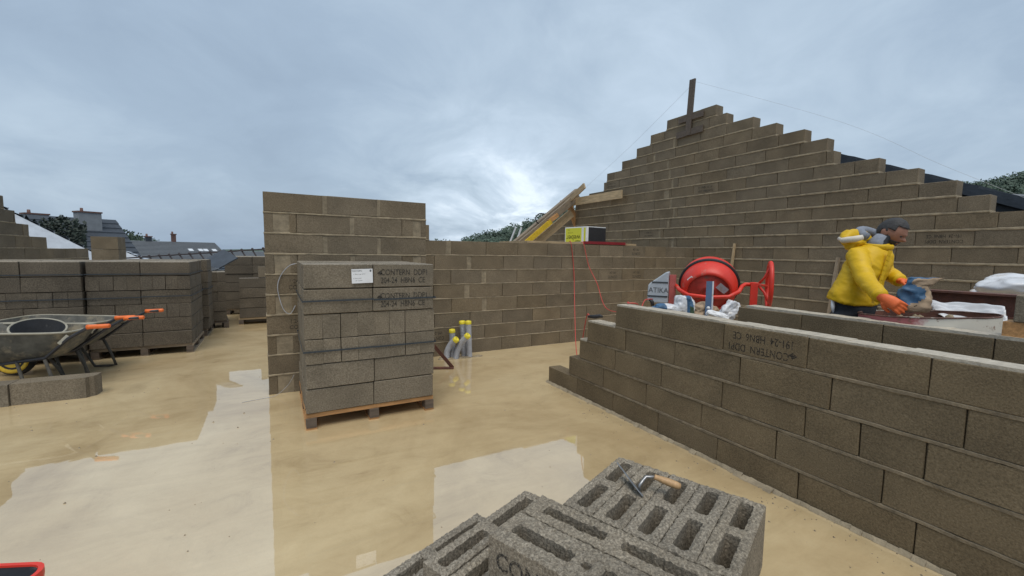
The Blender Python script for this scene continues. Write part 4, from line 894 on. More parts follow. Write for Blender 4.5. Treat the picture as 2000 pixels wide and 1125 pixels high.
mb.box((-.035, -.016, 0), (.035, .016, .003), mtx=mt); mb.obj('sticker', M['white'], drum)
mb = MB(); Y0 = -.30
mb.tube([(-.36, 0, ZM - .02), (-.335, -.06, ZM - .03), (-.30, -.20, ZM - .06), (-.2, -.285, ZM - .105), (0, -.305, ZM - .12), (.2, -.285, ZM - .105), (.30, -.20, ZM - .05), (.335, -.06, ZM - .0), (.37, 0, ZM + .02), (.44, 0, ZM + .02)], .022, 12); mb.obj('yoke', M['red'], mixer)
for sx_, mm_ in ((-.385, 'red_pale'), (.455, 'red')):
    mb = MB(); mb.box((sx_ - .035, -.05, .55), (sx_ + .035, .02, ZM + (.10 if sx_ < 0 else .04))); mb.box((sx_ - .03, -.04, .12), (sx_ + .03, .015, .552)); mb.obj('upright', M[mm_], mixer)
    mb = MB(); mb.tube([(sx_, -.36, .03), (sx_, -.02, .16), (sx_, .36, .10)], .022, 8); mb.obj('leg', M['red'], mixer)
    mb = MB(); mb.lathe([(0, -.03), (.09, -.03), (.10, 0), (.09, .03), (0, .03)], 20, mtx=Matrix.Translation((sx_, .38, .10)) @ Matrix.Rotation(R(90), 4, 'Y')); mb.obj('wheel', M['black'], mixer)
mb = MB(); mb.bar((-.385, 0, .16), (.455, 0, .16), .05, .05); mb.obj('cross_bar', M['red'], mixer)
mh = MB(); pr = [(-.66, ZM - .21), (-.655, ZM - .03), (-.63, ZM + .0), (-.455, ZM + .135), (-.425, ZM + .135), (-.425, ZM - .235), (-.60, ZM - .235)]
n = len(pr); mh.add([(x, -.10, z) for x, z in pr] + [(x, .10, z) for x, z in pr], [tuple(range(n)), tuple(reversed(range(n, 2 * n)))] + [(j, n + j, n + (j + 1) % n, (j + 1) % n) for j in range(n)])
me = evaluated(mh.mesh('motor_housing', M['grey_plastic']), ('BEVEL', dict(width=.018, segments=3))); hs = obj('motor_housing', me, None, mixer)
for p in me.polygons: p.use_smooth = False
for z, x0 in ((ZM + .01, -.61), (ZM - .155, -.655)): mb = MB(); mb.box((x0, -.106, z - .008), (-.43, -.099, z + .008)); mb.obj('rib', M['bluegrey'], hs)
print_on(hs, 'ATIKA', .085, (-.535, -.1035, ZM - .085), (R(90), 0, 0), (.92, 1, 1), name='brand_print')
mb = MB(); mb.tube([(-.625, -.11, ZM - .20), (-.60, -.12, ZM - .22), (-.59, -.12, ZM - .27)], .022, 8); mb.obj('switch', M['black'], hs)
hw = MB(); hw.tube([(.60, .30 * math.cos(6.2832 * i / 40) * .62, ZM + .02 + .245 * math.sin(6.2832 * i / 40)) for i in range(42)], .022, 10, cap=False); hwo = hw.obj('handwheel', M['red'], mixer); 
for k in range(3):
    a = R(90 + 120 * k + 25); mb = MB(); mb.tube([(.49, 0, ZM + .02), (.55, .07 * math.cos(a), ZM + .02 + .09 * math.sin(a)), (.60, .185 * math.cos(a), ZM + .02 + .24 * math.sin(a))], .014, 8); mb.obj('spoke', M['red'], hwo)
mb = MB(); mb.tube([(.42, 0, ZM + .02), (.52, 0, ZM + .02)], .028, 12); mb.obj('axle', M['red'], mixer)
# blue spirit level with a pale edge, standing in front of the mixer drum
lv0 = Vector((3.66, 2.66, .40)); lv1 = at(1386, 550, 4.42)
lv = thing('spirit_level', 'blue box beam level with a pale edge standing upright before the mixer drum', 'spirit level', lv0)
d = lv1 - lv0
mb = MB(); mb.bar((0, 0, 0), d, .060, .024, up=vdir); mb.obj('body', M['blue'], lv)
mb = MB(); rgt = Vector((vdir.y, -vdir.x, 0)); mb.bar(rgt * .034, d + rgt * .034, .014, .03, up=vdir); mb.obj('edge_rail', M['conduit'], lv)
mb = MB(); mb.lathe([(0, -.004), (.018, -.004), (.018, .004), (0, .004)], 14, mtx=Matrix.Translation(d * .66 - vdir * .014) @ Matrix(((rgt.x, 0, -vdir.x, 0), (rgt.y, 0, -vdir.y, 0), (0, 1, 0, 0), (0, 0, 0, 1)))); mb.obj('vial', M['white'], lv)
# crumpled bags and film round the mixer
def crumple(name, c, size, m, label, cat, seed=0, res=5, amp=.35, rot=(0, 0, 0), group=None, flat=1.0, mats=None):
    bm = bmesh.new(); bmesh.ops.create_icosphere(bm, subdivisions=res, radius=1)
    for v in bm.verts:
        p = v.co.copy(); a = mnoise.noise(p * 1.3 + Vector((seed, 0, 0))); b = 1 - abs(mnoise.noise(p * 2.6 + Vector((0, seed, 0)))) * 2; c_ = 1 - abs(mnoise.noise(Vector((p.x * 2.2, p.y * 2.2, p.z * 5)) + Vector((0, 0, seed)))) * 2
        q = p * (1 + amp * (.9 * a + .22 * b + .05 * c_))
        m4 = max(abs(p.x), abs(p.y), abs(p.z)); q = q * (0.55 + .45 / m4 * .75)
        v.co = Vector((q.x * size[0], q.y * size[1], q.z * size[2]))
    me = bpy.data.meshes.new(name); bm.to_mesh(me); bm.free()
    for q in (mats or [m]): me.materials.append(M[q])
    for p in me.polygons: p.use_smooth = True
    o = obj(name, me, None, None, c, rot); return tag(o, label, cat, group), me
def stripe(me, f, idx):
    for p in me.polygons:
        if f(p.center): p.material_index = idx
GB = 'crumpled bags and film around the mixer'
o, me = crumple('cement_bag', at(1336, 598, 4.45), (.11, .09, .12), 'sheet', 'crumpled white and blue bag in front of the motor side of the mixer', 'bag', 3, rot=(0, R(20), -.5), group=GB, mats=['sheet', 'blue_bag', 'leaf']); stripe(me, lambda c: .0 < c.x + .5 * c.z < .08, 1); stripe(me, lambda c: .03 < c.x + .5 * c.z < .08 and c.z < .02, 2)
o, me = crumple('cement_bag', at(1297, 602, 4.45), (.12, .09, .05), 'sheet', 'flat blue and white bag lying under the motor housing', 'bag', 8, rot=(0, 0, -.5), group=GB, mats=['sheet', 'blue_bag']); stripe(me, lambda c: c.x < .0, 1)
crumple('plastic_film', at(1424, 606, 4.2), (.072, .07, .10), 'sheet', 'crumpled pale film hanging below the right of the mixer drum', 'plastic film', 5, amp=.55, rot=(0, R(35), -.4), group=GB)
crumple('plastic_film', at(1402, 616, 3.95), (.11, .05, .035), 'white', 'rolled white film at the foot of the blue level', 'plastic film', 11, rot=(0, R(18), -.5), group=GB)
crumple('paper_bag', at(1372, 612, 4.5), (.2, .12, .12), 'paper', 'crumpled grey brown paper bag under the mixer drum', 'bag', 15, group=GB)
# ------------------------------------------------------------------ the worker
def wr(a, s): return lambda p: a * (1 - 2 * abs(mnoise.noise(Vector((p.x * s, p.y * s, p.z * s * 1.6))))) + a * .5 * mnoise.noise(p * s * 2.3)
person = thing('person', 'man in a yellow raincoat and orange gloves bending over a drum, holding a paper bag', 'person', (4.17, 1.69, 0))
PO = Vector((4.17, 1.69, 0)); V = lambda *a: Vector(a) - PO
fw = Vector((-.272, -.963, 0)); lat = Vector((-.963, .272, 0))
def ring_tube(mb, rings, n=20):
    vs = []
    for c, rl, rf, sk in rings:
        c = Vector(c) - PO
        for j in range(n):
            th = 2 * math.pi * j / n; vs.append(c + lat * (rl * math.cos(th)) + fw * (rf * math.sin(th)) + Vector((0, 0, sk * math.sin(th))))
    k = len(rings); fs = [(i * n + j, i * n + (j + 1) % n, (i + 1) * n + (j + 1) % n, (i + 1) * n + j) for i in range(k - 1) for j in range(n)] + [tuple(reversed(range(n))), tuple(range((k - 1) * n, k * n))]
    mb.add(vs, fs)
# body: legs, pelvis, trunk, neck and head in one surface
mb = MB(); L0 = PO + lat * .10; R0_ = PO - lat * .11
for h, s in ((L0, 1), (R0_, -1)):
    f = h + fw * (.02 if s > 0 else -.06) + lat * .02 * s
    mb.tube([h - PO + Vector((0, 0, .98)), (h + f) / 2 - PO + fw * .04 + Vector((0, 0, .52)), f - PO + Vector((0, 0, .10))], [.105, .075, .055], 14)
    mb.tube([f - PO - fw * .07 + Vector((0, 0, .055)), f - PO + fw * .05 + Vector((0, 0, .055)), f - PO + fw * .17 + Vector((0, 0, .035))], [.05, .055, .035], 12)
ring_tube(mb, [((4.17, 1.69, .90), .13, .11, 0), ((4.17, 1.69, 1.02), .175, .13, 0), ((4.20, 1.665, 1.20), .16, .115, 0), ((4.27, 1.64, 1.40), .17, .11, 0), ((4.31, 1.635, 1.50), .12, .08, 0), ((4.345, 1.625, 1.57), .062, .062, 0), ((4.40, 1.60, 1.63), .060, .060, 0)])
body = fused(mb, 'body', M['trousers'], .018, 3)
obj('body', body, None, person)
# head as a shaped skull, looking down to the right
hc = Vector((4.428, 1.575, 1.650)); hf = (Vector((-.04, -.90, -.56))).normalized(); hl = hf.cross(Vector((0, 0, 1))).normalized(); hu = hl.cross(hf).normalized()
hd = MB(); n = 60; m2 = 48; vs = []
for i in range(m2 + 1):
    ph = math.pi * i / m2
    for j in range(n):
        th = 2 * math.pi * j / n; x = math.sin(ph) * math.cos(th); y = math.sin(ph) * math.sin(th); z = math.cos(ph)
        r = Vector((x * .098, y * .076, z * .118))
        if z < 0: r.x *= 1 - .10 * (-z) ; r.y *= 1 - .30 * (-z) ** 1.5
        if z < -.35 and x < 0: r.x *= .75
        g = math.exp(-((y / .16) ** 2))
        if x > 0:
            r.x += .032 * g * math.exp(-(((z + .12) / .13) ** 2))      # nose
            r.x += .008 * math.exp(-((y / .45) ** 2)) * math.exp(-(((z - .22) / .10) ** 2))   # brow
            r.x -= .010 * (math.exp(-(((abs(y) - .33) / .14) ** 2))) * math.exp(-(((z - .06) / .09) ** 2))   # eye sockets
            r.x += .008 * math.exp(-((y / .28) ** 2)) * (math.exp(-(((z + .45) / .05) ** 2)) + math.exp(-(((z + .57) / .05) ** 2)))   # lips
            r.x += .012 * math.exp(-((y / .3) ** 2)) * math.exp(-(((z + .82) / .14) ** 2))   # chin
        vs.append(r)
fs = [(i * n + j, (i + 1) * n + j, (i + 1) * n + (j + 1) % n, i * n + (j + 1) % n) for i in range(m2) for j in range(n)]
HM = Matrix(((hf.x, hl.x, hu.x, 0), (hf.y, hl.y, hu.y, 0), (hf.z, hl.z, hu.z, 0), (0, 0, 0, 1))); HO = hc - PO
hd.add([HO + HM @ q for q in vs], fs, 0, True)
hd.tube([HO + HM @ Vector((-.03, 0, -.06)), HO + HM @ Vector((-.06, 0, -.13)), V(4.345, 1.63, 1.555)], [.055, .055, .062], 14)
head = hd.obj('head', M['skin'], person)
for s in (-1, 1):
    e = MB(); e.ell((0, 0, 0), (.030, .010, .034), 12, mtx=HM.to_3x3()); e.v = [tuple(Vector(q) + HO + HM @ Vector((-.012, .073 * s, -.004))) for q in e.v]; e.obj('ear', M['skin'], head)
    e = MB(); e.ell((0, 0, 0), (.008, .012, .007), 10, mtx=HM.to_3x3()); e.v = [tuple(Vector(q) + HO + HM @ Vector((.083, .030 * s, .008))) for q in e.v]; e.obj('eye', M['black'], head)
def shell(cond, off, name, m, seed=0):
    q = MB(); keep = {}; vv = []; ff = []
    for f in fs:
        c = sum((vs[k] for k in f), Vector()) / 4
        if cond(c): 
            for k in f:
                if k not in keep: keep[k] = len(vv); p = vs[k]; vv.append(HO + HM @ (p + p.normalized() * (off + .0022 * mnoise.noise(p * 90))))
            ff.append([keep[k] for k in f])
    q.add(vv, ff, 0, True); me = evaluated(q.mesh(name, M[m]), ('SOLIDIFY', dict(thickness=off * .95, offset=-1))); return obj(name, me, None, head)
shell(lambda c: (c.z > .074 and c.x > .035) or (c.x <= .035 and c.z > (.030 if c.x > -.005 else .005 if c.x > -.04 else -.05)), .0035, 'hair', 'hair')
shell(lambda c: c.z < -.038 and c.x > .015 and not (abs(c.y) < .02 and -.068 < c.z < -.048 and c.x > .05), .003, 'beard', 'hair')
c = MB(); c.tube([V(4.315, 1.64, 1.51), V(4.345, 1.628, 1.565), V(4.375, 1.612, 1.605)], [.082, .062, .054], 16); c.obj('sweatshirt_collar', M['fleece'], person)
# raincoat
mb = MB()
ring_tube(mb, [((4.165, 1.70, 1.085), 0.206, 0.139, -.03), ((4.17, 1.69, 1.15), 0.204, 0.133, -.015), ((4.20, 1.67, 1.26), 0.184, 0.123, 0), ((4.25, 1.65, 1.38), 0.190, 0.123, 0), ((4.285, 1.64, 1.46), 0.182, 0.108, 0), ((4.31, 1.635, 1.515), 0.139, 0.084, 0), ((4.33, 1.63, 1.55), 0.091, 0.071, 0)], 28)
nsh, nel, nwr = V(4.11, 1.67, 1.455), V(3.985, 1.555, 1.275), V(3.80, 1.385, 1.165)
fsh, fel, fwr = V(4.42, 1.63, 1.465), V(4.455, 1.60, 1.33), V(4.36, 1.475, 1.262)
mb.tube([nsh + Vector((.06, 0, .01)), nsh, nsh * .6 + nel * .4, nel, nel * .5 + nwr * .5, nwr], [.066, .074, .066, .060, .052, .046], 16)
mb.tube([fsh + Vector((-.05, 0, .01)), fsh, fel, fel * .5 + fwr * .5, fwr], [.066, .07, .058, .052, .045], 16)
coat = fused(mb, 'raincoat', M['raincoat'], .009, 3, wrinkle=lambda p: .0085 * (1 - 2.2 * abs(mnoise.noise(Vector((p.x * 7 + p.z * 4, p.y * 7, p.z * 11 - p.y * 5))))) + .0025 * (1 - 2 * abs(mnoise.noise(Vector((p.x * 19, p.y * 17, p.z * 25 + p.x * 12))))))
co = obj('raincoat', coat, None, person)
# collar flaps, zip line, hem split, pocket flap
front = lambda x, z: V(4.27, 1.64, 0) + fw * (.142 - .0 * x) + lat * x + Vector((0, 0, z)) + Vector((-.09 * (1.40 - z) / .3, .03 * (1.40 - z) / .3, 0)) * .9
c = MB()
for i in range(10):
    z0 = 1.11 + .038 * i; c.bar(front(.02, z0) - fw * .006, front(.02, z0 + .045) - fw * .006, .030, .006, up=fw)
c.obj('zip_flap', M['raincoat'], co)
c = MB(); c.tube([V(4.325, 1.632, 1.535) + lat * (.098 * math.cos(a)) + fw * (.105 * math.sin(a)) + Vector((0, 0, -.012 * math.sin(a))) for a in [R(-60 + 30 * i) for i in range(12)]], [(.022, .010)] * 12, 10, up=(0, 0, 1)); c.obj('collar', M['raincoat'], co)
# hoods behind the neck
hm = MB(); b0 = V(4.23, 1.735, 1.585)
hm.tube([b0 + lat * .13 + Vector((0, 0, -.01)), b0 + lat * .07 - fw * .02 + Vector((0, 0, .03)), b0 - fw * .03 + Vector((0, 0, .035)), b0 - lat * .08 + Vector((0, 0, .02)), b0 - lat * .13], [.030, .052, .058, .05, .03], 14)
hm.tube([b0 - fw * .06 + lat * .05 + Vector((0, 0, .03)), b0 - fw * .02 + Vector((0, 0, -.02)), b0 + fw * .03 + Vector((0, 0, -.06))], [.045, .075, .06], 12)
obj('raincoat_hood', fused(hm, 'raincoat_hood', M['raincoat'], .011, 3, wrinkle=wr(.006, 14)), None, person)
hm = MB(); b1_ = V(4.265, 1.70, 1.60)
hm.tube([b0 + lat * .115 - fw * .05 + Vector((0, 0, .012)), b0 + lat * .135 - fw * .0 + Vector((0, 0, -.004)), b0 + lat * .10 + fw * .07 + Vector((0, 0, .004)), b0 + lat * .06 + fw * .10 + Vector((0, 0, .02))], [.016, .024, .026, .02], 10); hm.obj('hood_lining', M['lining'], person)
hm = MB(); b2_ = V(4.325, 1.665, 1.645)
hm.tube([b2_ + lat * (.088 * math.cos(R(t))) - fw * (.078 * math.sin(R(t))) + Vector((0, 0, .045 * math.sin(R(t)) - .02)) for t in range(-20, 201, 22)], [.030, .032, .034, .036, .036, .036, .036, .034, .032, .03, .028], 12)
hm.obj('sweatshirt_hood', M['fleece'], person)
# gloves: palm and five bent fingers each
def hand(w, tipdir, palmn, name, curl, s=1.0):
    t = tipdir.normalized(); nrm = (palmn - t * palmn.dot(t)).normalized(); sd_ = t.cross(nrm).normalized(); mb = MB()
    mb.tube([w - t * .03, w + t * .01, w + t * .05, w + t * .09, w + t * .10], [(.028 * s, .036 * s), (.026 * s, .036 * s), (.026 * s, .045 * s), (.022 * s, .044 * s), (.012, .035)], 14, up=nrm)
    for k, (o, ln) in enumerate(((-.033, .070), (-.011, .083), (.011, .078), (.032, .060))):
        b = w + t * .085 + sd_ * o * s; d = t.copy(); P = [b - t * .025, b]; ang = curl
        for j, f in enumerate((.45, .32, .23)):
            d = (t * math.cos(ang * (j + 1) * .55) + nrm * math.sin(ang * (j + 1) * .55) + sd_ * o * 2.2).normalized(); P.append(P[-1] + d * ln * f * 1.05)
        mb.tube(P, [.0105, .0118, .0112, .0105, .0075], 9)
    b = w + t * .025 - sd_ * .038; d1 = (t * .75 - sd_ * .55 + nrm * .35).normalized(); d2 = (t * .9 - sd_ * .1 + nrm * .45).normalized()
    mb.tube([b + sd_ * .02, b, b + d1 * .035, b + d1 * .035 + d2 * .032, b + d1 * .035 + d2 * .045], [.014, .0145, .013, .0115, .008], 9)
    obj(name, fused(mb, name, M['glove'], .0052, 2), None, person)
hand(nwr + Vector((.005, -.015, -.005)), Vector((.14, -.62, -.42)), Vector((.75, .1, -.25)), 'glove', .6, 1.0)
hand(fwr + Vector((-.01, -.02, -.003)), Vector((-.25, -.7, -.12)), Vector((-.2, .1, -.9)), 'glove', .8, .95)
for a, b, r in ((nel * .06 + nwr * .94, nwr + (nwr - nel).normalized() * .012, .053), (fel * .06 + fwr * .94, fwr + (fwr - fel).normalized() * .012, .054)):
    c = MB(); c.tube([a, b], [r * .9, r * .88], 16); c.obj('cuff', M['raincoat'], co)
tg = MB(); tg.tube([V(4.0, 1.77, 1.09), V(3.99, 1.76, 1.04), V(3.99, 1.755, .985)], [.012, .015, .006], 8); tg.obj('rag', M['white'], person)

# ------------------------------------------------------------------ cut drum, bag and things behind the rear partition
tc_ = at(1832, 619, 3.0); TR = .372
tub = thing('mixing_drum', 'cut red and white steel drum with rusty rim, in front of the worker', 'drum', (tc_.x + .03, tc_.y, 0))
tub.rotation_euler = (R(-4.5), 0, 0)
ZT = tc_.z + .012
def wallof(a0, a1, z0, z1, r0, n=24, flip=False):
    b = MB(); vs = []
    for i in range(n + 1):
        a = a0 + (a1 - a0) * i / n; d = .004 * mnoise.noise((math.cos(a) * 3, math.sin(a) * 3, z0)); vs += [((r0 + d) * math.cos(a), (r0 + d) * math.sin(a), z0), ((r0 + d) * math.cos(a), (r0 + d) * math.sin(a), z1)]
    b.add(vs, [(2 * i, 2 * i + 2, 2 * i + 3, 2 * i + 1) for i in range(n)], 0, True); return b
ca = math.atan2(-tc_.y, -tc_.x)      # towards the viewer
wallof(0, 2 * math.pi, 0, ZT, TR, 64).obj('shell', M['tub_side'], tub)
wallof(0, 2 * math.pi, .3, ZT - .004, TR - .006, 48).obj('inside_wall', M['rust'], tub)
b = MB(); b.tube([(TR * math.cos(6.2832 * i / 48), TR * math.sin(6.2832 * i / 48), ZT + .006 * mnoise.noise((math.cos(6.2832 * i / 48) * 2, math.sin(6.2832 * i / 48) * 2, 3))) for i in range(50)], .0055, 8, cap=False); b.obj('rim', M['rust_light'], tub)
b = MB(); b.lathe([(0, ZT - .13), (.2, ZT - .135), (TR - .008, ZT - .12)], 40)
b.v = [(x, y, z + .03 * mnoise.noise((x * 9, y * 9, 1))) for x, y, z in b.v]; b.obj('mortar_mix', M['mortar_mix'], tub)
b = MB()
for i in range(16):
    a = random.uniform(0, 6.28); r = TR * random.uniform(.80, .97); b.ell((r * math.cos(a), r * math.sin(a), ZT - .075), (random.uniform(.012, .035), random.uniform(.012, .035), random.uniform(.03, .065)), 8)
o = b.obj('mortar_lumps', M['mortar'], tub); o['kind'] = 'stuff'
bc = at(1786, 576, 3.02)
sk_ = thing('cement_sack', 'torn kraft paper sack with a blue printed side, held over the drum', 'sack', bc)
up_ = Vector((0, 0, 1)); rg_ = Vector((.33, -.945, 0)); aw_ = Vector((.945, .33, 0)); nn_, kk_ = 44, 30
prof = [(-.125, .010, .006, .0), (-.118, .062, .040, .004), (-.08, .074, .052, .004), (-.02, .078, .050, -.002), (.03, .066, .040, -.004), (.065, .050, .028, .008), (.09, .060, .022, .03), (.118, .078, .016, .055), (.128, .074, .010, .062)]
vs_ = []; ang_ = []
for i in range(kk_ + 1):
    u = i / kk_ * (len(prof) - 1); k = min(int(u), len(prof) - 2); f = u - k; z, a, b_, o = [prof[k][q] * (1 - f) + prof[k + 1][q] * f for q in range(4)]
    for j in range(nn_):
        th = 2 * math.pi * j / nn_; c_, s_ = math.cos(th), math.sin(th); p = .7
        x = a * math.copysign(abs(c_) ** p, c_); y = b_ * math.copysign(abs(s_) ** p, s_); q = Vector((x * 14, y * 14, z * 14))
        r = .016 * (1 - 2.4 * abs(mnoise.noise(q + Vector((4, 0, 0))))) + .007 * (1 - 2 * abs(mnoise.noise(q * 2.3)))
        vs_.append(rg_ * (x + o + r * c_) + aw_ * (y + r * s_) + up_ * (z + .010 * mnoise.noise(q * 1.7)))
for nm, mm_, cond in (('paper_side', 'paper', lambda j, z: not (17 <= j + 5 * math.sin(z * .35) <= 33)), ('blue_side', 'blue_bag', lambda j, z: 17 <= j + 5 * math.sin(z * .35) <= 33)):
    b = MB(); b.add(vs_, [(i * nn_ + j, i * nn_ + (j + 1) % nn_, (i + 1) * nn_ + (j + 1) % nn_, (i + 1) * nn_ + j) for i in range(kk_) for j in range(nn_) if cond(j, i)], 0, True); b.obj(nm, M[mm_], sk_)
b = MB(); c_ = rg_ * .012 - aw_ * .062 + up_ * -.075; b.add([c_ + rg_ * .013, c_ + up_ * .012, c_ - rg_ * .013, c_ - up_ * .012], [(0, 1, 2, 3)]); b.obj('printed_mark', M['ink'], sk_)
b = MB()      # I-section
bm_ = thing('steel_beam', 'rusty steel beam lying behind the cut drum and running out to the right', 'beam', (4.86, -.9, 1.0))
for nm, lo, hi in (('top_flange', (-.07, 0, .165), (.07, 2.36, .18)), ('web', (-.006, 0, .0105), (.006, 2.36, .1645)), ('bottom_flange', (-.07, 0, 0), (.07, 2.36, .01))):
    b = MB(); b.box(lo, hi); b.obj(nm, M['rust'], bm_)
for i, y in enumerate((-.4, .9)):
    b = MB(); b.box((4.70, y, 0), (5.05, y + .25, .998)); tag(b.obj('block_stack', M['block_part']), ('support of stacked blocks under the far end of the rusty beam', 'support of stacked blocks under the near end of the rusty beam by the drum')[i], 'block stack')
def sheet(name, pts, m, label, sub=5, amp=.03, seed=0):
    "draped film: a quad grid through corner points, creased"
    bm = bmesh.new(); p = [Vector(q) for q in pts]; N_ = 28; g = []
    for i in range(N_ + 1):
        for j in range(N_ + 1):
            u, v = i / N_, j / N_; q = p[0] * (1 - u) * (1 - v) + p[1] * u * (1 - v) + p[2] * u * v + p[3] * (1 - u) * v
            q += Vector((0, 0, 1)) * amp * (1 - 2 * abs(mnoise.noise((u * 2.2 + seed, v * 5, seed)))) + Vector((amp * .3 * mnoise.noise((u * 3, v * 3 + seed, 2)), 0, amp * .35 * mnoise.noise((u * 6 + seed, v * 3, 7))))
            g.append(bm.verts.new(q))
    for i in range(N_):
        for j in range(N_): f = bm.faces.new([g[i * (N_ + 1) + j], g[(i + 1) * (N_ + 1) + j], g[(i + 1) * (N_ + 1) + j + 1], g[i * (N_ + 1) + j + 1]]); f.smooth = True
    me = bpy.data.meshes.new(name); bm.to_mesh(me); bm.free(); me.materials.append(M[m]); me = evaluated(me, ('SOLIDIFY', dict(thickness=.004)))
    return tag(obj(name, me), label, 'plastic sheet', 'plastic sheeting behind the rusty beam')
sheet('plastic_sheet', [at(1893, 576, 4.1), at(2060, 520, 3.9), at(2120, 600, 3.6), at(1900, 590, 3.9)], 'sheet', 'white plastic sheet heaped behind the rusty beam at the right edge', amp=.045, seed=2)
crumple('sand_bag', at(1990, 566, 3.75), (.34, .26, .14), 'sheet', 'bulging white sack under the plastic sheet at the right edge', 'sack', 31, amp=.3)
sheet('plastic_sheet', [at(1812, 592, 3.55), at(1962, 606, 3.05), at(1975, 655, 2.9), at(1835, 622, 3.25)], 'sheet', 'clear crumpled plastic sheet between the cut drum and the rusty beam', amp=.03, seed=9)
b = MB(); b.box((-.06, -.06, 0), (.06, .06, .085)); 
sk = thing('timber_block', 'orange timber block standing on the rear partition under the grey block', 'timber block', (3.742, .70, .999)); b.obj('body', M['wood_orange'], sk)
b = MB(); b.box((-.055, -.35, .0), (.055, -.075, .08)); b.obj('bearer', M['wood_dark'], sk)
loose((3.742, .47, 1.085 + .078), R(90), 'grey block resting on timber at the right edge, above the rear partition', L=.50, h=.155)

# ------------------------------------------------------------------ the town beyond
def house(name, label, P, wall_h, m_wall, m_roof, cat='house', chimneys=(), windows=(), skylights=(), courses=10, group=None, base=-9.0):
    """P: (x, y, rz, length, depth, eave z, ridge z, hip); ridge along local x; front = local -y"""
    x, y, rz, L, D, ez, rz_, hip = P
    t = thing(name, label, cat, (x, y, base), rz, group); ez -= base; rz_ -= base
    b = MB(); b.box((-L / 2, -D / 2, 0), (L / 2, D / 2, ez))
    if not hip: b.add([(-L / 2, -D / 2, ez), (-L / 2, D / 2, ez), (-L / 2, 0, rz_ - .05), (L / 2, -D / 2, ez), (L / 2, D / 2, ez), (L / 2, 0, rz_ - .05)], [(0, 2, 1), (3, 4, 5)])
    b.obj('wall', m_wall, t)
    r = MB(); o = .35; n = courses
    for s in (-1, 1):
        for i in range(n):
            f0, f1 = i / n, (i + 1) / n
            def pt(f, sgn, lift): 
                h = (hip * f if hip else 0); return Vector((sgn * (L / 2 + o - h), s * (D / 2 + o) * (1 - f), ez - .1 + (rz_ - ez + .1) * f + lift))
            a0, a1, b1, b0 = pt(f0, -1, .10), pt(f0, 1, .10), pt(f1, 1, .02), pt(f1, -1, .02); q = [pt(f0, -1, .0), pt(f0, 1, .0)]
            r.add([a0, a1, b1, b0] + q, [(0, 1, 2, 3), (4, 5, 1, 0)])
    if hip:
        for sgn in (-1, 1): r.add([(sgn * (L / 2 + o), -D / 2 - o, ez - .1), (sgn * (L / 2 + o), D / 2 + o, ez - .1), (sgn * (L / 2 + o - hip), 0, rz_)], [(0, 1, 2)])
    ro = r.obj('roof', m_roof, t)
    if m_roof is M['metal_roof']:
        for i in range(1, n):
            f = i / n; h = hip * f if hip else 0; sb = MB(); zf = ez - .1 + (rz_ - ez + .1) * f + .1
            for s in (-1, 1): sb.bar((-(L / 2 + o - h), s * (D / 2 + o) * (1 - f), zf), ((L / 2 + o - h), s * (D / 2 + o) * (1 - f), zf), .035, .02)
            sb.obj('roof_seam', M['slate_mid'], ro)['kind'] = 'stuff'
    sl_ = math.atan2(rz_ - ez, D / 2)
    for (cx_, cy_, w, h_, mm) in chimneys:
        c = MB(); zb = rz_ - abs(cy_) * math.tan(sl_) - .6; c.box((cx_ - w / 2, cy_ - w / 3, zb), (cx_ + w / 2, cy_ + w / 3, zb + .6 + h_)); co_ = c.obj('chimney', mm, ro)
        c = MB(); c.box((cx_ - w / 2 - .06, cy_ - w / 3 - .06, zb + .6 + h_), (cx_ + w / 2 + .06, cy_ + w / 3 + .06, zb + .72 + h_)); c.lathe([(.12, zb + .72 + h_), (.1, zb + 1.0 + h_), (0, zb + 1.0 + h_)], 8, mtx=Matrix.Translation((cx_ - w / 4, cy_, 0))); c.obj('chimney_cap', M['brick_red'], ro)
    for (wx, wz, ww, wh) in windows:
        f = MB(); f.box((wx - ww / 2, -D / 2 - .06, wz), (wx + ww / 2, -D / 2 + .02, wz + wh)); fo = f.obj('window', M['white'], t)
        for k in (-1, 1): g = MB(); g.box((wx + k * ww * .25 - ww * .19, -D / 2 - .075, wz + .08), (wx + k * ww * .25 + ww * .19, -D / 2 - .058, wz + wh - .08)); g.obj('pane', M['pane'], fo)
    for (u, f, w, h_) in skylights:
        c = Vector((u, -(D / 2) * (1 - f), ez + (rz_ - ez) * f + .10)); d = Vector((0, math.cos(sl_), math.sin(sl_))); g = MB(); g.bar(c - d * h_ / 2, c + d * h_ / 2, w, .08, up=(0, -math.sin(sl_), math.cos(sl_))); g.obj('skylight', M['skylight'], ro)
    return t
def look(px, py, d): p = at(px, py, d); return p
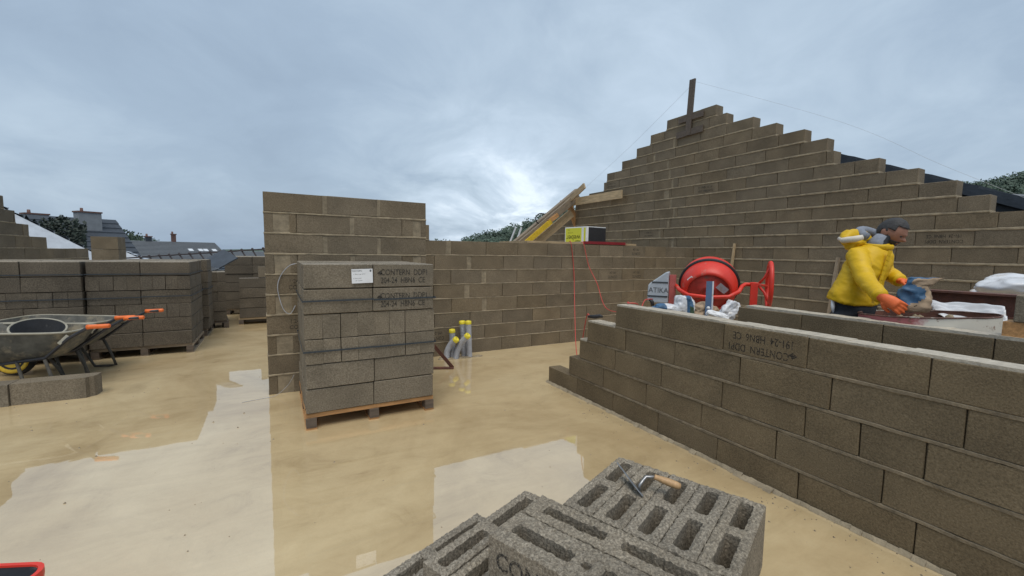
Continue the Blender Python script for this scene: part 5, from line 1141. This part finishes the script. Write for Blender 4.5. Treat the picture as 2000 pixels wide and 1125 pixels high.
# pale hipped roof just beyond the stepped end wall
p = look(-60, 470, 15)
h1 = house('house', 'neighbouring house with a pale ribbed metal roof sloping down behind the stepped end wall', (p.x - 3.2, p.y + 1.5, R(124), 12, 9.0, .72, 4.62, 3.6), 8, M['render_grey'], M['metal_roof'], courses=16)
p = look(128, 470, 34)
h2 = house('house', 'dark ivy-grown house with a pale grey chimney stack beyond the metal roof', (p.x - .6, p.y + 4, R(35), 5, 8, .6, 3.9, 0), 8, M['slate'], M['slate'], chimneys=((.55, -1.0, 1.5, 1.25, M['render_grey']), (-2.0, 1.2, 1.4, 1.1, M['render_grey'])), courses=8)
p = look(340, 487, 55)
h3 = house('house', 'long grey slate-roofed house with a row of white skylights in the distance', (p.x, p.y, R(29), 8.6, 8, .15, 2.2, 0), 8, M['render_white'], M['slate_mid'], chimneys=((-2.6, 0, .6, .5, M['slate']), (0, 0, .45, .9, M['brick_red'])), windows=((-2.6, 7.6, 1.4, .8), (.2, 7.5, 1.1, .9), (2.8, 7.4, 1.2, 1.0)), skylights=((1.0, .45, .5, .6), (2.1, .45, .5, .6), (2.7, .45, .5, .6), (3.7, .45, .5, .6)), courses=14)
p = look(300, 500, 34)
house('house', 'small pale house with two dark windows seen through the lattice girder', (p.x + .2, p.y, R(29), 3.4, 4, -.15, .45, 0), 8, M['render_cream'], M['slate_mid'], windows=((.4, 8.2, .9, .5),), courses=5)
p = look(395, 512, 30)
house('house', 'white rendered house with a round window behind the lattice girder', (p.x + .6, p.y, R(29), 2.0, 4, .0, .5, 0), 8, M['render_white'], M['slate'], windows=((.2, 8.0, .5, .45),), courses=5)
p = look(470, 500, 70)
house('house', 'low brown-roofed row of houses at the far end of the lattice girder', (p.x, p.y, R(29), 9, 7, -.2, 1.0, 0), 8, M['render_cream'], M['slate_mid'], windows=((-3, 7.5, 1.2, .9), (0, 7.5, 1.2, .9), (3, 7.5, 1.2, .9)), courses=8)
p = look(238, 478, 30)
house('house', 'low house with a small pale roof in front of the wooded hill', (p.x, p.y + 1, R(100), 5, 4, -.1, 1.1, 1.6), 8, M['slate'], M['metal_roof'], courses=8)
# dark slate house right behind the big gable
hx = MB(); v0, v1 = Vector((8.6, 3.95, 3.215)), Vector((8.6, 1.71, 2.215)); d = (v1 - v0); e0 = v0 - d * .55; e1 = v0 + d * 2.6
dk = thing('slate_house', 'dark slate gable house standing right behind the big gable wall', 'house', (8.6, 2, -9))
O_ = Vector((8.6, 2, -9)); q = MB(); W_ = 7.0
q.add([e0 - O_ + Vector((.12, 0, -.12)), e1 - O_ + Vector((.12, 0, -.12)), Vector((.12, e1.y - 2, 0)), Vector((.12, e0.y - 2, 0)), e0 - O_ + Vector((W_, 0, -.12)), e1 - O_ + Vector((W_, 0, -.12)), Vector((W_, e1.y - 2, 0)), Vector((W_, e0.y - 2, 0))], [(0, 1, 2, 3), (7, 6, 5, 4), (1, 5, 6, 2), (0, 3, 7, 4)]); q.obj('wall', M['slate'], dk)
q = MB(); nrm = Vector((0, -d.z, d.y)).normalized() * -1; nrm = nrm if nrm.z > 0 else -nrm
for i in range(14):
    a = e0.lerp(e1, i / 14) - O_; b_ = e0.lerp(e1, (i + 1) / 14) - O_
    q.add([a + nrm * .02, b_ + nrm * .06, b_ + nrm * .06 + Vector((W_ + .1, 0, 0)), a + nrm * .02 + Vector((W_ + .1, 0, 0)), a - nrm * .1, b_ - nrm * .1, b_ - nrm * .1 + Vector((W_ + .1, 0, 0))], [(0, 1, 2, 3), (0, 4, 5, 1), (1, 5, 6, 2)])
q.add([e0 - O_, e0 - O_ + Vector((W_ + .1, 0, 0)), e0 - O_ + Vector((W_ + .1, 5, -2.3)), e0 - O_ + Vector((0, 5, -2.3))], [(0, 1, 2, 3)]); q.obj('roof', M['slate'], dk)
p = look(1975, 372, 34)
house('house', 'grey-roofed house with a pale verge on the wooded slope at the right edge', (p.x + 1.5, p.y - 1.2, R(-20), 5, 5, 4.2, 6.6, 0), 8, M['render_grey'], M['slate_mid'], courses=8)
# lattice girder across the back of the roof floor
gd = thing('lattice_girder', 'long brown lattice girder lying across behind the block stacks', 'girder', at(400, 498, 13))
G0, G1 = at(225, 505.5, 13.6) - gd.location, at(525, 486, 12.8) - gd.location; F0, F1 = at(285, 516, 13.4) - gd.location, at(525, 505, 12.8) - gd.location
b = MB(); b.bar(G0, G1, .05, .04); b.obj('top_chord', M['lattice'], gd); b = MB(); b.bar(F0, F1, .04, .03); b.obj('bottom_chord', M['lattice'], gd)
for i in range(13):
    u = i / 12; a = F0.lerp(F1, u); u2 = .2 + .8 * u; t_ = G0.lerp(G1, min(1, u2 - .035)); b = MB(); b.bar(a, t_, .03, .03); b.obj('post', M['lattice'], gd)
    k = MB(); k.ell(t_ + Vector((0, 0, .03)), (.035, .035, .035), 8); k.obj('clamp', M['lattice'], gd)
pa = thing('added_blocker_wall', 'added low block wall at the back edge, hiding bright floor behind the stacks', 'wall')  # added to block bright floor reflections seen through the pallet openings
block_wall(pa, 'x', 13.2, -1, .2, [(k, k * H, joints(-3.4, 2.0, .26 * (k % 2))) for k in range(4)], M['block'], M['mortar'], bed=.014)
for i, (a, z) in enumerate(((-3.7, 0), (3.2, 0))): pass

# hills and woods
def hill(name, prof, dist, m, depth=60, back=1.0):
    "terrain ridge through surveyed skyline points; a broad mound, not a card"
    vs = []; fs = []; n = len(prof)
    for px, py in prof:
        c = at(px, py, dist); d = (c - CAM); d.z = 0; d.normalize()
        for k, (o, f) in enumerate(((-depth, 0.0), (-depth * .55, .45), (-depth * .2, .85), (0, 1.0), (depth * .5, .9), (depth * 1.5, .2))):
            vs.append(Vector((c.x + d.x * o, c.y + d.y * o, -9 + (c.z + 9) * f)))
    for i in range(n - 1):
        for k in range(5): fs.append((i * 6 + k, (i + 1) * 6 + k, (i + 1) * 6 + k + 1, i * 6 + k + 1))
    mb = MB(); mb.add(vs, fs, 0, True); return tag(mb.obj(name, m), kind='structure')
hp_c = [(820, 482), (900, 477), (925, 468), (960, 458), (1005, 446), (1060, 425), (1120, 410), (1200, 400)]
hill('hill', hp_c, 150, M['grass']); 
hp_r = [(1500, 368), (1700, 368), (1860, 366), (1885, 362), (1915, 363), (1945, 357), (1975, 350), (2010, 338), (2100, 320), (2300, 310)]
hill('hill', hp_r, 130, M['grass'])
hp_l = [(150, 470), (185, 458), (213, 449), (240, 456), (270, 466), (300, 474), (340, 482), (420, 488)]
hill('hill', hp_l, 120, M['leaf'], 40)
hp_f = [(380, 488), (520, 486), (700, 484), (860, 482)]
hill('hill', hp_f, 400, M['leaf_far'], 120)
def wood_mass(name, prof, dist, n, size, m, seed, spread=38, lab=None):
    rg = random.Random(seed); mb = MB(); vs = []; fs = []
    for k in range(n):
        u = rg.random() * (len(prof) - 1); i = int(u); f = u - i; px = prof[i][0] * (1 - f) + prof[i + 1][0] * f; py = prof[i][1] * (1 - f) + prof[i + 1][1] * f
        c = at(px, py, dist); d = (c - CAM); d.z = 0; d.normalize(); o = -rg.random() ** 1.6 * spread; c = c + d * o; c.z = c.z + (c.z + 9) * (o / spread * .42) + size * .10
        s = size * rg.uniform(.6, 1.2)
        for q in range(60):
            w = Vector((rg.gauss(0, 1), rg.gauss(0, 1), rg.gauss(0, 1))).normalized() * rg.uniform(.45, 1.0); cc = c + Vector((w.x * s, w.y * s, w.z * s * 1.05)); r = s * rg.uniform(.11, .27)
            a = Vector((rg.gauss(0, 1), rg.gauss(0, 1), rg.gauss(0, .6))).normalized(); b_ = a.orthogonal().normalized(); k0 = len(vs)
            vs += [cc + a * r, cc + b_ * r * .8, cc - a * r * .9, cc - b_ * r * .7]; fs.append((k0, k0 + 1, k0 + 2, k0 + 3))
    mb.add(vs, fs); return tag(mb.obj(name, m), lab, kind='stuff')
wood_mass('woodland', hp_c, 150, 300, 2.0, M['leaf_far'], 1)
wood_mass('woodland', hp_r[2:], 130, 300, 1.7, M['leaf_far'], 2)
wood_mass('woodland', hp_l, 120, 120, 1.3, M['leaf'], 3, 30)
iv = MB(); rg = random.Random(5)
for k in range(2600):
    px = 52 + 116 * rg.random(); yy = 418 + 22 * abs(mnoise.noise((px * .06, 3, 1))) + abs(px - 110) * .22 + rg.random() ** .8 * 62
    if yy > 486: continue
    c = at(px, yy, 30.5 + rg.uniform(-.8, 1.2)); s = rg.uniform(.06, .16); a = Vector((rg.gauss(0, 1), rg.gauss(0, 1), rg.gauss(0, 1))).normalized(); b_ = a.orthogonal().normalized(); iv.add([c + a * s, c + b_ * s * .7, c - a * s, c - b_ * s * .7], [(0, 1, 2, 3)])
tag(iv.obj('ivy', M['ivy']), kind='stuff')

# grit and crumbs on the floor
rg = random.Random(12); g = MB()
for k in range(420):
    a, b_ = rg.uniform(-2.6, 2.6), rg.uniform(.6, 7.5)
    if rg.random() < .45: a = 2.64 - abs(rg.gauss(0, .16)); b_ = rg.uniform(.2, 3.9)
    s_ = rg.choice((.002, .003, .003, .004, .006)) * (1 + b_ * .10); p = [(a + s_ * rg.uniform(-1, 1), b_ + s_ * rg.uniform(-1, 1), 0) for _ in range(4)]
    g.add([(a - s_, b_ - s_ * .6, 0), (a + s_, b_ - s_, 0), (a + s_ * .4, b_ + s_, 0), (a, b_, s_ * 1.1)], [(0, 1, 3), (1, 2, 3), (2, 0, 3)])
tag(g.obj('floor_grit', M['infill']), kind='stuff')
